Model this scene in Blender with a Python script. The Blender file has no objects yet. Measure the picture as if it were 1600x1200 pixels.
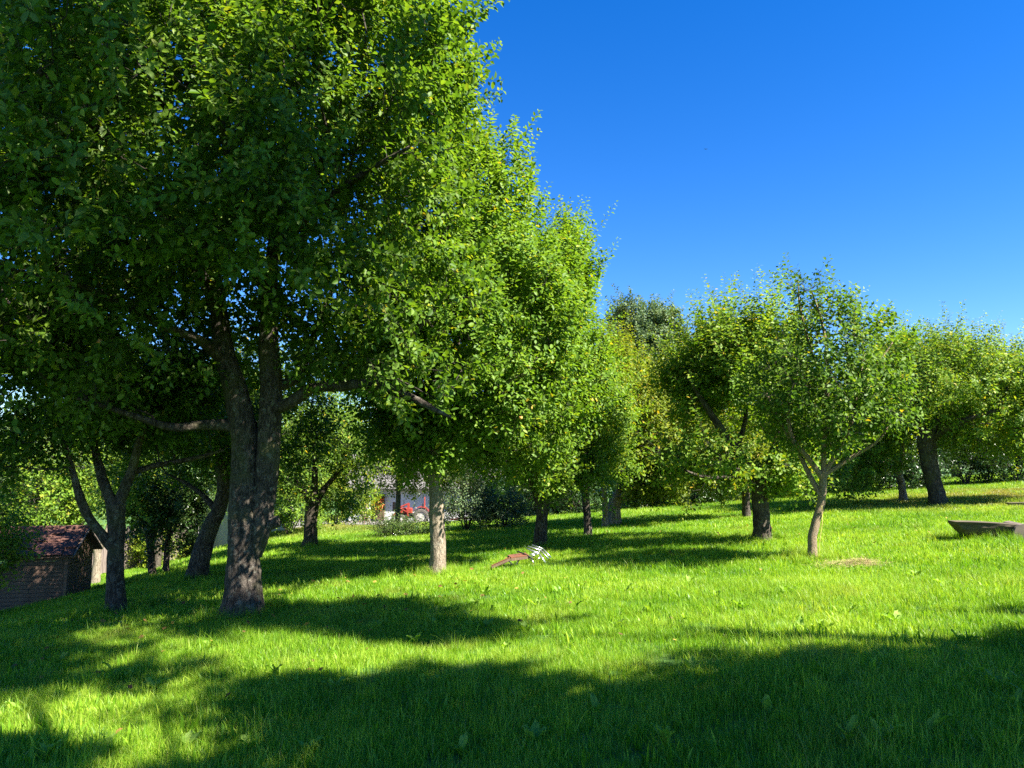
import bpy, bmesh, math, random
import numpy as np
from mathutils import Vector, Matrix

S = bpy.context.scene
COL = S.collection
R = math.radians
rng = np.random.default_rng(7)

# ------------------------------------------------------------------ camera, sky, sun, exposure
FPX = 1202.0                       # focal length in pixels of the 1600 px wide photograph
EYE = 1.6
PITCH = math.atan(140.0 / FPX)     # horizon at y = 740
cam_d = bpy.data.cameras.new('camera')
cam_d.sensor_fit = 'HORIZONTAL'; cam_d.sensor_width = 36.0
cam_d.lens = 36.0 * FPX / 1600.0
cam_d.clip_start = 0.05; cam_d.clip_end = 3000
cam = bpy.data.objects.new('camera', cam_d); COL.objects.link(cam)
cam.location = (0, 0, EYE); cam.rotation_euler = (math.pi / 2 + PITCH, 0, 0)
S.camera = cam

SUN_EL = R(46.0)
SUN_AZ = math.atan2(0.88, -0.475)          # clockwise from +Y
sun_dir = Vector((math.cos(SUN_EL) * math.sin(SUN_AZ), math.cos(SUN_EL) * math.cos(SUN_AZ), math.sin(SUN_EL)))
W = bpy.data.worlds.new("World"); S.world = W; W.use_nodes = True
wn = W.node_tree.nodes; wl = W.node_tree.links
bg = wn['Background']
sky = wn.new('ShaderNodeTexSky'); sky.sky_type = 'NISHITA'; sky.sun_disc = False
sky.sun_elevation = SUN_EL; sky.sun_rotation = SUN_AZ
sky.air_density = 1.0; sky.dust_density = 0.0; sky.ozone_density = 4.0; sky.altitude = 400
hs = wn.new('ShaderNodeHueSaturation'); hs.inputs['Saturation'].default_value = 1.36; hs.inputs['Hue'].default_value = 0.513
hs.inputs['Value'].default_value = 1.0
wl.new(sky.outputs[0], hs.inputs['Color']); wl.new(hs.outputs[0], bg.inputs['Color'])
bg.inputs['Strength'].default_value = 0.060
sl = bpy.data.lights.new('sun', 'SUN'); sl.energy = 5.0; sl.angle = R(0.53); sl.color = (1.0, 0.94, 0.82)
so = bpy.data.objects.new('sun', sl); COL.objects.link(so)
so.rotation_euler = sun_dir.to_track_quat('Z', 'Y').to_euler()
S.view_settings.view_transform = 'Standard'; S.view_settings.look = 'None'
S.view_settings.gamma = 1.0; S.view_settings.use_curve_mapping = False
S.view_settings.exposure = 2.15
S.cycles.max_bounces = 8; S.cycles.diffuse_bounces = 4; S.cycles.glossy_bounces = 2
S.cycles.transmission_bounces = 6; S.cycles.transparent_max_bounces = 8
S.cycles.caustics_reflective = False; S.cycles.caustics_refractive = False
S.cycles.use_denoising = False; S.cycles.use_adaptive_sampling = False

# ------------------------------------------------------------------ the ground's shape and the view rays
def sstep(a, b, x):
    t = np.clip((x - a) / (b - a), 0, 1); return t * t * (3 - 2 * t)

def G(x, y):
    x = np.asarray(x, float); y = np.asarray(y, float)
    xr = np.minimum(x, 26) + 0.2 * np.maximum(x - 26, 0) * (x < 200) 
    z = 0.07 * np.clip(xr, -40, 40)
    l = np.clip(-5 - x, 0, 9)
    z = z - 0.02 * l * l
    z = z + 0.30 * np.exp(-((x + 8.0) / 3.2) ** 2 - ((y - 27.5) / 3.0) ** 2)
    w = sstep(26.5, 44, y) * sstep(5, -1, x)
    z = z * (1 - w) + (-2.17) * w
    z = z + 0.025 * np.sin(x * 1.1 + 0.6 * y) * np.sin(0.9 * y - 0.3 * x) + 0.012 * np.sin(2.9 * x + 1.0) * np.sin(3.3 * y)
    return z

def ray(px, py):
    u = (px - 800.0) / FPX; v = (600.0 - py) / FPX
    c, s = math.cos(PITCH), math.sin(PITCH)
    return np.array([u, c - v * s, s + v * c])

def P(px, py, Y):
    """the point seen at a pixel of the photograph at depth Y in front of the camera"""
    d = ray(px, py); return np.array([0, 0, EYE]) + d * (Y / d[1])

def ground_at(px, py):
    """where the view ray through a pixel of the photograph first meets the ground"""
    d = ray(px, py); o = np.array([0, 0, EYE]); t0 = 1.0
    for t in np.arange(1.0, 140.0, 0.1):
        p = o + d * t
        if p[2] < G(p[0], p[1]):
            a, b = t0, t
            for _ in range(30):
                m = (a + b) / 2; q = o + d * m
                if q[2] < G(q[0], q[1]): b = m
                else: a = m
            return o + d * b
        t0 = t
    return o + d * 140

def on_ground(x, y, dz=0.0): return np.array([x, y, float(G(x, y)) + dz])

# ------------------------------------------------------------------ helpers
def tri_mesh(name, V, F, attrs=None, smooth=False):
    V = np.asarray(V, np.float32); F = np.asarray(F, np.int32)
    m = bpy.data.meshes.new(name)
    m.vertices.add(len(V)); m.vertices.foreach_set('co', V.ravel())
    m.loops.add(F.size); m.loops.foreach_set('vertex_index', F.ravel())
    m.polygons.add(len(F)); m.polygons.foreach_set('loop_start', np.arange(0, F.size, F.shape[1], dtype=np.int32))
    if attrs:
        for k, a in attrs.items():
            at = m.attributes.new(k, 'FLOAT', 'POINT'); at.data.foreach_set('value', np.asarray(a, np.float32))
    m.update(calc_edges=True)
    if smooth: m.polygons.foreach_set('use_smooth', np.ones(len(F), bool))
    return m

def link(name, data, parent=None, mat=None, loc=None, kind=None):
    o = bpy.data.objects.new(name, data); COL.objects.link(o)
    if parent: o.parent = parent
    if mat and data is not None and not data.materials: data.materials.append(mat)
    if loc is not None: o.location = Vector([float(c) for c in loc])
    if kind: o['kind'] = kind
    return o

def tag(o, label, cat, group=None, kind=None):
    if label: o['label'] = label
    if cat: o['category'] = cat
    if group: o['group'] = group
    if kind: o['kind'] = kind
    return o

def thing(name, label, cat, loc=(0, 0, 0), rz=0.0, group=None):
    o = link(name, None, loc=loc); o.rotation_euler = (0, 0, rz); o.empty_display_size = 0.2
    return tag(o, label, cat, group)

class MB:
    """collects boxes, bars and tubes for one mesh"""
    def __init__(s): s.bm = bmesh.new()
    def box(s, c, size, rot=None, bev=0.0):
        r = bmesh.ops.create_cube(s.bm, size=1.0)
        M = Matrix.Translation(Vector([float(k) for k in c])) @ (rot.to_4x4() if rot is not None else Matrix()) @ Matrix.Diagonal((*[float(k) for k in size], 1))
        bmesh.ops.transform(s.bm, matrix=M, verts=r['verts'])
        if bev:
            es = list({e for v in r['verts'] for e in v.link_edges})
            bmesh.ops.bevel(s.bm, geom=es, offset=bev, segments=1, affect='EDGES')
        return s
    def cyl(s, a, b, r1, r2=None, n=12, caps=True):
        a = Vector([float(k) for k in a]); b = Vector([float(k) for k in b]); d = b - a
        r = bmesh.ops.create_cone(s.bm, cap_ends=caps, segments=n, radius1=r1, radius2=r1 if r2 is None else r2, depth=d.length)
        M = Matrix.Translation((a + b) / 2) @ d.to_track_quat('Z', 'Y').to_matrix().to_4x4()
        bmesh.ops.transform(s.bm, matrix=M, verts=r['verts']); return s
    def tube(s, pts, rad, n=8):
        for a, b in zip(pts[:-1], pts[1:]): s.cyl(a, b, rad, n=n)
        for p in pts[1:-1]: s.ball(p, rad, n=n)
        return s
    def ball(s, c, r, sc=(1, 1, 1), n=10):
        k = bmesh.ops.create_uvsphere(s.bm, u_segments=n, v_segments=max(5, n // 2 + 1), radius=r)
        M = Matrix.Translation(Vector([float(q) for q in c])) @ Matrix.Diagonal((*sc, 1))
        bmesh.ops.transform(s.bm, matrix=M, verts=k['verts']); return s
    def poly(s, pts):
        s.bm.faces.new([s.bm.verts.new([float(c) for c in p]) for p in pts]); return s
    def prism(s, pts, d):
        d = Vector(d)
        a = [s.bm.verts.new(Vector(p)) for p in pts]; b = [s.bm.verts.new(Vector(p) + d) for p in pts]
        s.bm.faces.new(a[::-1]); s.bm.faces.new(b); n = len(a)
        for i in range(n): s.bm.faces.new((a[i], a[(i + 1) % n], b[(i + 1) % n], b[i]))
        return s
    def mesh(s, name, smooth=False):
        bmesh.ops.recalc_face_normals(s.bm, faces=s.bm.faces)
        m = bpy.data.meshes.new(name); s.bm.to_mesh(m); s.bm.free()
        if smooth: m.polygons.foreach_set('use_smooth', np.ones(len(m.polygons), bool))
        return m
    def build(s, name, mat, parent=None, loc=None, smooth=False, kind=None):
        return link(name, s.mesh(name, smooth), parent, mat, loc, kind)

# ------------------------------------------------------------------ materials
def newmat(name):
    m = bpy.data.materials.new(name); m.use_nodes = True
    return m, m.node_tree.nodes, m.node_tree.links, m.node_tree.nodes['Principled BSDF']

def ramp(nt, stops):
    r = nt.nodes.new('ShaderNodeValToRGB'); e = r.color_ramp.elements
    while len(e) < len(stops): e.new(0.5)
    for k, (p, c) in enumerate(stops): e[k].position = p; e[k].color = (*c, 1)
    return r

def leaf_mat(name, stops, back=(0.13, 0.18, 0.06), trans=0.42, rough=0.5, tcol=(1.5, 1.45, 0.5)):
    m, n, l, b = newmat(name)
    at = n.new('ShaderNodeAttribute'); at.attribute_name = 'tint'
    rp = ramp(m.node_tree, stops); l.new(at.outputs['Fac'], rp.inputs[0])
    ge = n.new('ShaderNodeNewGeometry')
    mx = n.new('ShaderNodeMixRGB'); mx.inputs[2].default_value = (*back, 1)
    mm = n.new('ShaderNodeMath'); mm.operation = 'MULTIPLY'; mm.inputs[1].default_value = 0.45
    l.new(ge.outputs['Backfacing'], mm.inputs[0]); l.new(mm.outputs[0], mx.inputs[0]); l.new(rp.outputs[0], mx.inputs[1])
    l.new(mx.outputs[0], b.inputs['Base Color']); b.inputs['Roughness'].default_value = rough
    b.inputs['Specular IOR Level'].default_value = 0.2
    t = n.new('ShaderNodeBsdfTranslucent')
    tc = n.new('ShaderNodeMixRGB'); tc.blend_type = 'MULTIPLY'; tc.inputs[0].default_value = 1; tc.inputs[2].default_value = (*tcol, 1)
    l.new(rp.outputs[0], tc.inputs[1]); l.new(tc.outputs[0], t.inputs['Color'])
    s = n.new('ShaderNodeMixShader'); s.inputs[0].default_value = trans
    l.new(b.outputs[0], s.inputs[1]); l.new(t.outputs[0], s.inputs[2])
    l.new(s.outputs[0], n['Material Output'].inputs['Surface'])
    return m

def bark_mat(name, c0, c1, c2, moss=(0.09, 0.1, 0.03), moss_amt=0.45, scale=1.0):
    m, n, l, b = newmat(name)
    tc = n.new('ShaderNodeTexCoord'); mp = n.new('ShaderNodeMapping'); mp.inputs['Scale'].default_value = (22 * scale, 22 * scale, 8.0 * scale)
    l.new(tc.outputs['Object'], mp.inputs[0])
    nz = n.new('ShaderNodeTexNoise'); nz.inputs['Scale'].default_value = 1.0; nz.inputs['Detail'].default_value = 10; nz.inputs['Roughness'].default_value = 0.7; nz.inputs['Distortion'].default_value = 0.8
    l.new(mp.outputs[0], nz.inputs['Vector'])
    n4 = n.new('ShaderNodeTexNoise'); n4.inputs['Scale'].default_value = 60; n4.inputs['Detail'].default_value = 4; l.new(tc.outputs['Object'], n4.inputs['Vector'])
    ad = n.new('ShaderNodeMixRGB'); ad.inputs[0].default_value = 0.3; l.new(nz.outputs['Fac'], ad.inputs[1]); l.new(n4.outputs['Fac'], ad.inputs[2])
    rp = ramp(m.node_tree, [(0.36, c0), (0.47, c1), (0.62, c2)]); l.new(ad.outputs[0], rp.inputs[0])
    n2 = n.new('ShaderNodeTexNoise'); n2.inputs['Scale'].default_value = 2.6; n2.inputs['Detail'].default_value = 7
    l.new(tc.outputs['Object'], n2.inputs['Vector'])
    r2 = ramp(m.node_tree, [(0.5, (0, 0, 0)), (0.68, (moss_amt,) * 3)]); l.new(n2.outputs['Fac'], r2.inputs[0])
    mx = n.new('ShaderNodeMixRGB'); mx.inputs[2].default_value = (*moss, 1)
    l.new(r2.outputs[0], mx.inputs[0]); l.new(rp.outputs[0], mx.inputs[1])
    n3 = n.new('ShaderNodeTexNoise'); n3.inputs['Scale'].default_value = 13; n3.inputs['Detail'].default_value = 5; l.new(tc.outputs['Object'], n3.inputs['Vector'])
    r3 = ramp(m.node_tree, [(0.60, (0, 0, 0)), (0.66, (0.35, 0.35, 0.35))]); l.new(n3.outputs['Fac'], r3.inputs[0])     # grey lichen
    m3 = n.new('ShaderNodeMixRGB'); m3.inputs[2].default_value = (0.23, 0.235, 0.19, 1); l.new(r3.outputs[0], m3.inputs[0]); l.new(mx.outputs[0], m3.inputs[1])
    l.new(m3.outputs[0], b.inputs['Base Color'])
    b.inputs['Roughness'].default_value = 0.92; b.inputs['Specular IOR Level'].default_value = 0.15
    bp = n.new('ShaderNodeBump'); bp.inputs['Strength'].default_value = 1.0; bp.inputs['Distance'].default_value = 0.03
    l.new(ad.outputs[0], bp.inputs['Height']); l.new(bp.outputs[0], b.inputs['Normal'])
    return m

def plain(name, col, rough=0.6, metal=0.0, var=0.25, scale=6.0, bump=0.0, spec=0.4, stretch=(1, 1, 1)):
    m, n, l, b = newmat(name)
    tc = n.new('ShaderNodeTexCoord'); mp = n.new('ShaderNodeMapping'); mp.inputs['Scale'].default_value = stretch
    l.new(tc.outputs['Object'], mp.inputs[0])
    nz = n.new('ShaderNodeTexNoise'); nz.inputs['Scale'].default_value = scale; nz.inputs['Detail'].default_value = 7
    l.new(mp.outputs[0], nz.inputs['Vector'])
    rp = ramp(m.node_tree, [(0.25, tuple(c * (1 - var) for c in col)), (0.75, tuple(min(1, c * (1 + var)) for c in col))])
    l.new(nz.outputs['Fac'], rp.inputs[0]); l.new(rp.outputs[0], b.inputs['Base Color'])
    b.inputs['Roughness'].default_value = rough; b.inputs['Metallic'].default_value = metal; b.inputs['Specular IOR Level'].default_value = spec
    if bump:
        bp = n.new('ShaderNodeBump'); bp.inputs['Strength'].default_value = bump; bp.inputs['Distance'].default_value = 0.01
        l.new(nz.outputs['Fac'], bp.inputs['Height']); l.new(bp.outputs[0], b.inputs['Normal'])
    return m

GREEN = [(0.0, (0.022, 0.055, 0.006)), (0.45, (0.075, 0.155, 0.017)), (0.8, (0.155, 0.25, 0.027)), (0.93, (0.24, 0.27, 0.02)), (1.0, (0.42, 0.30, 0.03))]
FRESH = [(0.0, (0.042, 0.105, 0.012)), (0.45, (0.100, 0.195, 0.019)), (0.8, (0.180, 0.285, 0.028)), (0.93, (0.27, 0.30, 0.02)), (1.0, (0.45, 0.33, 0.03))]
YELLW = [(0.0, (0.060, 0.10, 0.010)), (0.45, (0.14, 0.195, 0.012)), (0.8, (0.24, 0.26, 0.016)), (0.93, (0.33, 0.29, 0.02)), (1.0, (0.42, 0.27, 0.03))]
BLUEG = [(0.0, (0.025, 0.060, 0.026)), (0.45, (0.07, 0.125, 0.05)), (0.8, (0.125, 0.18, 0.075)), (1.0, (0.15, 0.17, 0.06))]
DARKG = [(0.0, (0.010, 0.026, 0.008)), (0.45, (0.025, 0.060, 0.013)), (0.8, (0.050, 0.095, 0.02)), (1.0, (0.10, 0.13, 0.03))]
M = {
    'apple_leaf': leaf_mat('apple leaf', GREEN),
    'fresh_leaf': leaf_mat('fresh apple leaf', FRESH, trans=0.42),
    'yellow_leaf': leaf_mat('yellowing leaf', YELLW, back=(0.24, 0.24, 0.1)),
    'blue_leaf': leaf_mat('grey green leaf', BLUEG, back=(0.16, 0.2, 0.13), trans=0.25),
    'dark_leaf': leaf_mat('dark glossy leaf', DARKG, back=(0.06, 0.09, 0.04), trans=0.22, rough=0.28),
    'dead_leaf': leaf_mat('dead leaf', [(0, (0.09, 0.05, 0.025)), (0.5, (0.22, 0.12, 0.04)), (1, (0.36, 0.26, 0.05))], back=(0.2, 0.13, 0.07), trans=0.2, rough=0.7),
    'weed_leaf': leaf_mat('dock leaf', [(0, (0.11, 0.25, 0.02)), (0.5, (0.19, 0.34, 0.03)), (1, (0.30, 0.42, 0.06))], back=(0.24, 0.36, 0.08), trans=0.4, rough=0.6),
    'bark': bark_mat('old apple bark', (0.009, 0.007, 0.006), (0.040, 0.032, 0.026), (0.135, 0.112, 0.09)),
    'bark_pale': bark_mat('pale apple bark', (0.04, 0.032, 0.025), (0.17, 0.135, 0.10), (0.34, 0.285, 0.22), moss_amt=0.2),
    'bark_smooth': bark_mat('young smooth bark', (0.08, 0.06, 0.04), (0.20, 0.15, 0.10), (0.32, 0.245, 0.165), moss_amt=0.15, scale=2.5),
    'twig': plain('twig bark', (0.035, 0.028, 0.022), 0.9),
    'white_wall': plain('white render', (0.52, 0.52, 0.51), 0.9, var=0.06, scale=1.5),
    'wall_pale': plain('pale plaster', (0.34, 0.31, 0.26), 0.92, var=0.12, scale=1.2, bump=0.2),
    'grey_wood': plain('weathered boards', (0.15, 0.118, 0.105), 0.85, var=0.4, scale=5, bump=0.4, stretch=(7, 7, 0.7)),
    'shed_wood': plain('dark brown cladding', (0.15, 0.095, 0.07), 0.85, var=0.45, scale=4, bump=0.4, stretch=(0.8, 0.8, 8)),
    'dark': plain('dark interior', (0.012, 0.011, 0.012), 0.9),  # near-black colour standing in for the shade inside doorway and shed
    'roof_red': plain('red clay tile', (0.095, 0.042, 0.030), 0.85, var=0.5, scale=5, bump=0.3),
    'roof_grey': plain('grey roof tile', (0.14, 0.13, 0.125), 0.85, var=0.3, scale=4),
    'brown_wood': plain('brown timber', (0.16, 0.10, 0.065), 0.8, var=0.4, scale=5, stretch=(6, 6, 1)),
    'chair_wood': plain('oiled lounger slats', (0.16, 0.062, 0.03), 0.5, var=0.35, scale=9, stretch=(1, 8, 8)),
    'log_wood': plain('weathered log', (0.085, 0.066, 0.042), 0.9, var=0.5, scale=3, bump=0.6, stretch=(1.0, 9, 9)),
    'log_end': plain('sawn log face', (0.16, 0.125, 0.10), 0.9, var=0.35, scale=8, bump=0.3),
    'alu': plain('brushed aluminium tube', (0.62, 0.62, 0.64), 0.32, metal=0.85, var=0.05),
    'black': plain('black steel', (0.02, 0.02, 0.022), 0.5),
    'red': plain('red machine paint', (0.27, 0.032, 0.02), 0.55, var=0.15, scale=3),
    'navy': plain('navy steel', (0.02, 0.024, 0.045), 0.5, var=0.3),
    'rubber': plain('dusty tyre', (0.10, 0.09, 0.08), 0.9, var=0.3, scale=12),
    'hub': plain('white wheel disc', (0.36, 0.345, 0.31), 0.6, var=0.1),
    'glass': plain('dark window glass', (0.03, 0.035, 0.045), 0.1, var=0.1, spec=0.6),
    'skin': plain('skin', (0.36, 0.21, 0.15), 0.55, var=0.05),
    'hair': plain('light brown hair', (0.19, 0.12, 0.06), 0.7, var=0.3, scale=20),
    'shirt': plain('white shirt', (0.5, 0.49, 0.49), 0.8, var=0.05),
    'trousers': plain('beige trousers', (0.25, 0.2, 0.15), 0.85, var=0.1),
    'flower': plain('orange blossom', (0.36, 0.10, 0.015), 0.6, var=0.2, scale=30),
    'string': plain('yellow string', (0.5, 0.42, 0.12), 0.8),
    'dirt': plain('bare earth', (0.20, 0.15, 0.10), 0.95, var=0.4, scale=3, bump=0.5),
    'paving': plain('pale gravel yard', (0.17, 0.155, 0.135), 0.95, var=0.2, scale=12, bump=0.4),
    'straw': plain('dry straw', (0.40, 0.32, 0.15), 0.85, var=0.25, scale=20),
    'ridge': plain('distant woodland', (0.05, 0.085, 0.025), 0.95, var=0.6, scale=0.25, bump=1.0),
    'bird': plain('bird plumage', (0.03, 0.03, 0.035), 0.8),
}

def apple_mat():
    m, n, l, b = newmat('apple skin')
    tc = n.new('ShaderNodeTexCoord'); nz = n.new('ShaderNodeTexNoise'); nz.inputs['Scale'].default_value = 9; nz.inputs['Detail'].default_value = 4
    l.new(tc.outputs['Object'], nz.inputs['Vector'])
    rp = ramp(m.node_tree, [(0.38, (0.52, 0.46, 0.10)), (0.55, (0.60, 0.40, 0.12)), (0.7, (0.55, 0.12, 0.06))])
    l.new(nz.outputs['Fac'], rp.inputs[0]); l.new(rp.outputs[0], b.inputs['Base Color']); b.inputs['Roughness'].default_value = 0.4
    return m
M['apple'] = apple_mat()

def grass_mat():
    m, n, l, b = newmat('grass blade')
    oi = n.new('ShaderNodeObjectInfo'); at = n.new('ShaderNodeAttribute'); at.attribute_name = 'tint'
    ge = n.new('ShaderNodeNewGeometry')
    nz = n.new('ShaderNodeTexNoise'); nz.inputs['Scale'].default_value = 0.55; nz.inputs['Detail'].default_value = 5
    l.new(ge.outputs['Position'], nz.inputs['Vector'])
    a1 = n.new('ShaderNodeMath'); a1.operation = 'MULTIPLY_ADD'; a1.inputs[1].default_value = 0.75
    l.new(at.outputs['Fac'], a1.inputs[0])
    a2 = n.new('ShaderNodeMath'); a2.operation = 'MULTIPLY_ADD'; a2.inputs[1].default_value = 1.3; a2.inputs[2].default_value = -0.4
    l.new(nz.outputs['Fac'], a2.inputs[0]); l.new(a2.outputs[0], a1.inputs[2])
    rp = ramp(m.node_tree, [(0.0, (0.045, 0.140, 0.007)), (0.35, (0.105, 0.248, 0.009)), (0.7, (0.192, 0.36, 0.015)), (1.0, (0.35, 0.48, 0.05))])
    l.new(a1.outputs[0], rp.inputs[0])
    # dry areas of the meadow: the upper slope and the bank
    def spot(cx, cy, rx, ry):
        mp = n.new('ShaderNodeMapping'); mp.inputs['Scale'].default_value = (1 / rx, 1 / ry, 0); mp.inputs['Location'].default_value = (-cx / rx, -cy / ry, 0)
        l.new(ge.outputs['Position'], mp.inputs[0])
        ln = n.new('ShaderNodeVectorMath'); ln.operation = 'LENGTH'; l.new(mp.outputs[0], ln.inputs[0])
        r = ramp(m.node_tree, [(0.35, (1, 1, 1)), (1.0, (0, 0, 0))]); l.new(ln.outputs['Value'], r.inputs[0]); return r
    s1 = spot(14.5, 21.5, 7.5, 6.0); s2 = spot(-6.0, 27.0, 4.5, 2.6)
    mxx = n.new('ShaderNodeMath'); mxx.operation = 'MAXIMUM'; l.new(s1.outputs[0], mxx.inputs[0]); l.new(s2.outputs[0], mxx.inputs[1])
    n3 = n.new('ShaderNodeTexNoise'); n3.inputs['Scale'].default_value = 1.3; n3.inputs['Detail'].default_value = 6
    l.new(ge.outputs['Position'], n3.inputs['Vector'])
    r3 = ramp(m.node_tree, [(0.32, (0, 0, 0)), (0.56, (1, 1, 1))]); l.new(n3.outputs['Fac'], r3.inputs[0])
    dm = n.new('ShaderNodeMath'); dm.operation = 'MULTIPLY'; l.new(mxx.outputs[0], dm.inputs[0]); l.new(r3.outputs[0], dm.inputs[1])
    d2 = n.new('ShaderNodeMath'); d2.operation = 'MULTIPLY'; d2.inputs[1].default_value = 0.85; l.new(dm.outputs[0], d2.inputs[0])
    dr = n.new('ShaderNodeAttribute'); dr.attribute_name = 'dry'
    n5 = n.new('ShaderNodeTexNoise'); n5.inputs['Scale'].default_value = 0.9; n5.inputs['Detail'].default_value = 7; n5.inputs['Roughness'].default_value = 0.65
    l.new(ge.outputs['Position'], n5.inputs['Vector'])
    r5 = ramp(m.node_tree, [(0.56, (0, 0, 0)), (0.72, (0.45, 0.45, 0.45))]); l.new(n5.outputs['Fac'], r5.inputs[0])
    d4 = n.new('ShaderNodeMath'); d4.operation = 'MAXIMUM'; l.new(d2.outputs[0], d4.inputs[0]); l.new(r5.outputs[0], d4.inputs[1])
    d3 = n.new('ShaderNodeMath'); d3.operation = 'MAXIMUM'; l.new(d4.outputs[0], d3.inputs[0]); l.new(dr.outputs['Fac'], d3.inputs[1])
    mx = n.new('ShaderNodeMixRGB'); mx.inputs[2].default_value = (0.27, 0.225, 0.07, 1)
    l.new(d3.outputs[0], mx.inputs[0]); l.new(rp.outputs[0], mx.inputs[1])
    l.new(mx.outputs[0], b.inputs['Base Color']); b.inputs['Roughness'].default_value = 0.45; b.inputs['Specular IOR Level'].default_value = 0.35
    t = n.new('ShaderNodeBsdfTranslucent'); tc = n.new('ShaderNodeMixRGB'); tc.blend_type = 'MULTIPLY'; tc.inputs[0].default_value = 1; tc.inputs[2].default_value = (1.5, 1.4, 0.5, 1)
    l.new(mx.outputs[0], tc.inputs[1]); l.new(tc.outputs[0], t.inputs['Color'])
    s = n.new('ShaderNodeMixShader'); s.inputs[0].default_value = 0.45
    l.new(b.outputs[0], s.inputs[1]); l.new(t.outputs[0], s.inputs[2]); l.new(s.outputs[0], n['Material Output'].inputs['Surface'])
    return m
M['grass'] = grass_mat()

def soil_mat():
    m, n, l, b = newmat('meadow ground')
    ge = n.new('ShaderNodeNewGeometry'); nz = n.new('ShaderNodeTexNoise'); nz.inputs['Scale'].default_value = 1.7; nz.inputs['Detail'].default_value = 9
    l.new(ge.outputs['Position'], nz.inputs['Vector'])
    rp = ramp(m.node_tree, [(0.3, (0.03, 0.075, 0.008)), (0.5, (0.05, 0.13, 0.010)), (0.72, (0.08, 0.14, 0.02))])
    l.new(nz.outputs['Fac'], rp.inputs[0]); l.new(rp.outputs[0], b.inputs['Base Color']); b.inputs['Roughness'].default_value = 0.95
    bp = n.new('ShaderNodeBump'); bp.inputs['Strength'].default_value = 0.6; bp.inputs['Distance'].default_value = 0.05
    l.new(nz.outputs['Fac'], bp.inputs['Height']); l.new(bp.outputs[0], b.inputs['Normal'])
    return m
M['soil'] = soil_mat()

# ------------------------------------------------------------------ ground
def grid_mesh(name, xs, ys, zf):
    X, Y = np.meshgrid(xs, ys); V = np.stack([X, Y, zf(X, Y)], -1).reshape(-1, 3)
    nx, ny = len(xs), len(ys); i = np.arange((ny - 1) * (nx - 1)); r, c = i // (nx - 1), i % (nx - 1)
    a = r * nx + c
    F = np.stack([a, a + 1, a + nx + 1, a + nx], -1)
    return tri_mesh(name, V, F, smooth=True)
xs = np.concatenate([[-900, -500, -250, -150, -100, -70, -55, -45], np.arange(-38, 38.1, 0.4), [45, 55, 70, 100, 150, 250, 500, 900]])
ys = np.concatenate([[-600, -300, -120, -60, -30, -18, -12], np.arange(-8, 50.1, 0.4), [54, 58, 62, 68, 75, 85, 100, 130, 180, 260, 400, 700, 1200]])
link('ground', grid_mesh('ground', xs, ys, G), None, M['soil'], kind='structure')

# wooded ridge that closes the view far behind the farm
def ridge():
    th = np.linspace(-1.45, 1.45, 150); rr = np.array([120, 135, 150, 170, 200, 260.0]); hh = np.array([-6, 3, 8, 11, 12, 4.0])
    g = np.random.default_rng(4); V = []
    for r, h in zip(rr, hh):
        z = h + (h > 0) * (2.2 * np.sin(th * 9 + 1) + 1.4 * np.sin(th * 23) + g.normal(0, .8, len(th)))
        V.append(np.stack([r * np.sin(th), r * np.cos(th), z], -1))
    V = np.array(V); n = len(th); i = np.arange((len(rr) - 1) * (n - 1)); a = (i // (n - 1)) * n + i % (n - 1)
    link('hills', tri_mesh('hills', V.reshape(-1, 3), np.stack([a, a + 1, a + n + 1, a + n], -1), smooth=True), None, M['ridge'], kind='structure')
ridge()

# gravel yard in front of the farmhouse
yx = np.arange(-24, -1.9, 1.0); yy = np.arange(47, 66.1, 1.0)
link('yard', grid_mesh('yard', yx, yy, lambda X, Y: G(X, Y) + 0.03), None, M['paving'], kind='structure')

# ------------------------------------------------------------------ grass
def blade_patch(name, n, rad, hmin, hmax, wid, segs, seed, lean=0.45, dryp=0.02):
    g = np.random.default_rng(seed)
    a = g.uniform(0, 2 * np.pi, n); rr = rad * np.sqrt(g.uniform(0, 1, n))
    bx, by = rr * np.cos(a), rr * np.sin(a)
    h = g.uniform(hmin, hmax, n) * (0.75 + 0.5 * g.random(n)); w = wid * g.uniform(0.6, 1.3, n)
    fa = g.uniform(0, 2 * np.pi, n); la = fa + g.normal(0, 0.7, n); L = lean * np.abs(g.normal(0.5, 0.5, n)) * h
    V = []; 
    for k in range(segs + 1):
        t = k / segs
        cx = bx + np.cos(la) * L * t ** 1.9; cy = by + np.sin(la) * L * t ** 1.9
        cz = h * (t - 0.28 * (L / h) ** 1.0 * t * t) - 0.02 * (k == 0)
        ww = w * (1 - t ** 1.6) * 0.5
        px, py = -np.sin(fa), np.cos(fa)
        if k < segs:
            V += [np.stack([cx + px * ww, cy + py * ww, cz], -1), np.stack([cx - px * ww, cy - py * ww, cz], -1)]
        else: V += [np.stack([cx, cy, cz], -1)]
    V = np.stack(V, 1); nv = V.shape[1]; T = []
    for k in range(segs - 1): T += [(2 * k, 2 * k + 1, 2 * k + 3), (2 * k, 2 * k + 3, 2 * k + 2)]
    T += [(2 * segs - 2, 2 * segs - 1, 2 * segs)]
    T = np.array(T); F = (np.arange(n)[:, None, None] * nv + T[None]).reshape(-1, 3)
    tint = np.repeat(g.uniform(0, 1, n), nv); dry = np.repeat((g.random(n) < dryp) * g.uniform(0.4, 0.9, n), nv)
    return tri_mesh(name, V.reshape(-1, 3), F, {'tint': tint, 'dry': dry})
gcol = bpy.data.collections.new('grass_patches')
for k in range(4):
    o = bpy.data.objects.new('patch_%02d' % k, blade_patch('near_patch', 190, 0.20, 0.035, 0.105, 0.0044, 4, 100 + k, 0.8, 0.035)); gcol.objects.link(o)
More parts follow.
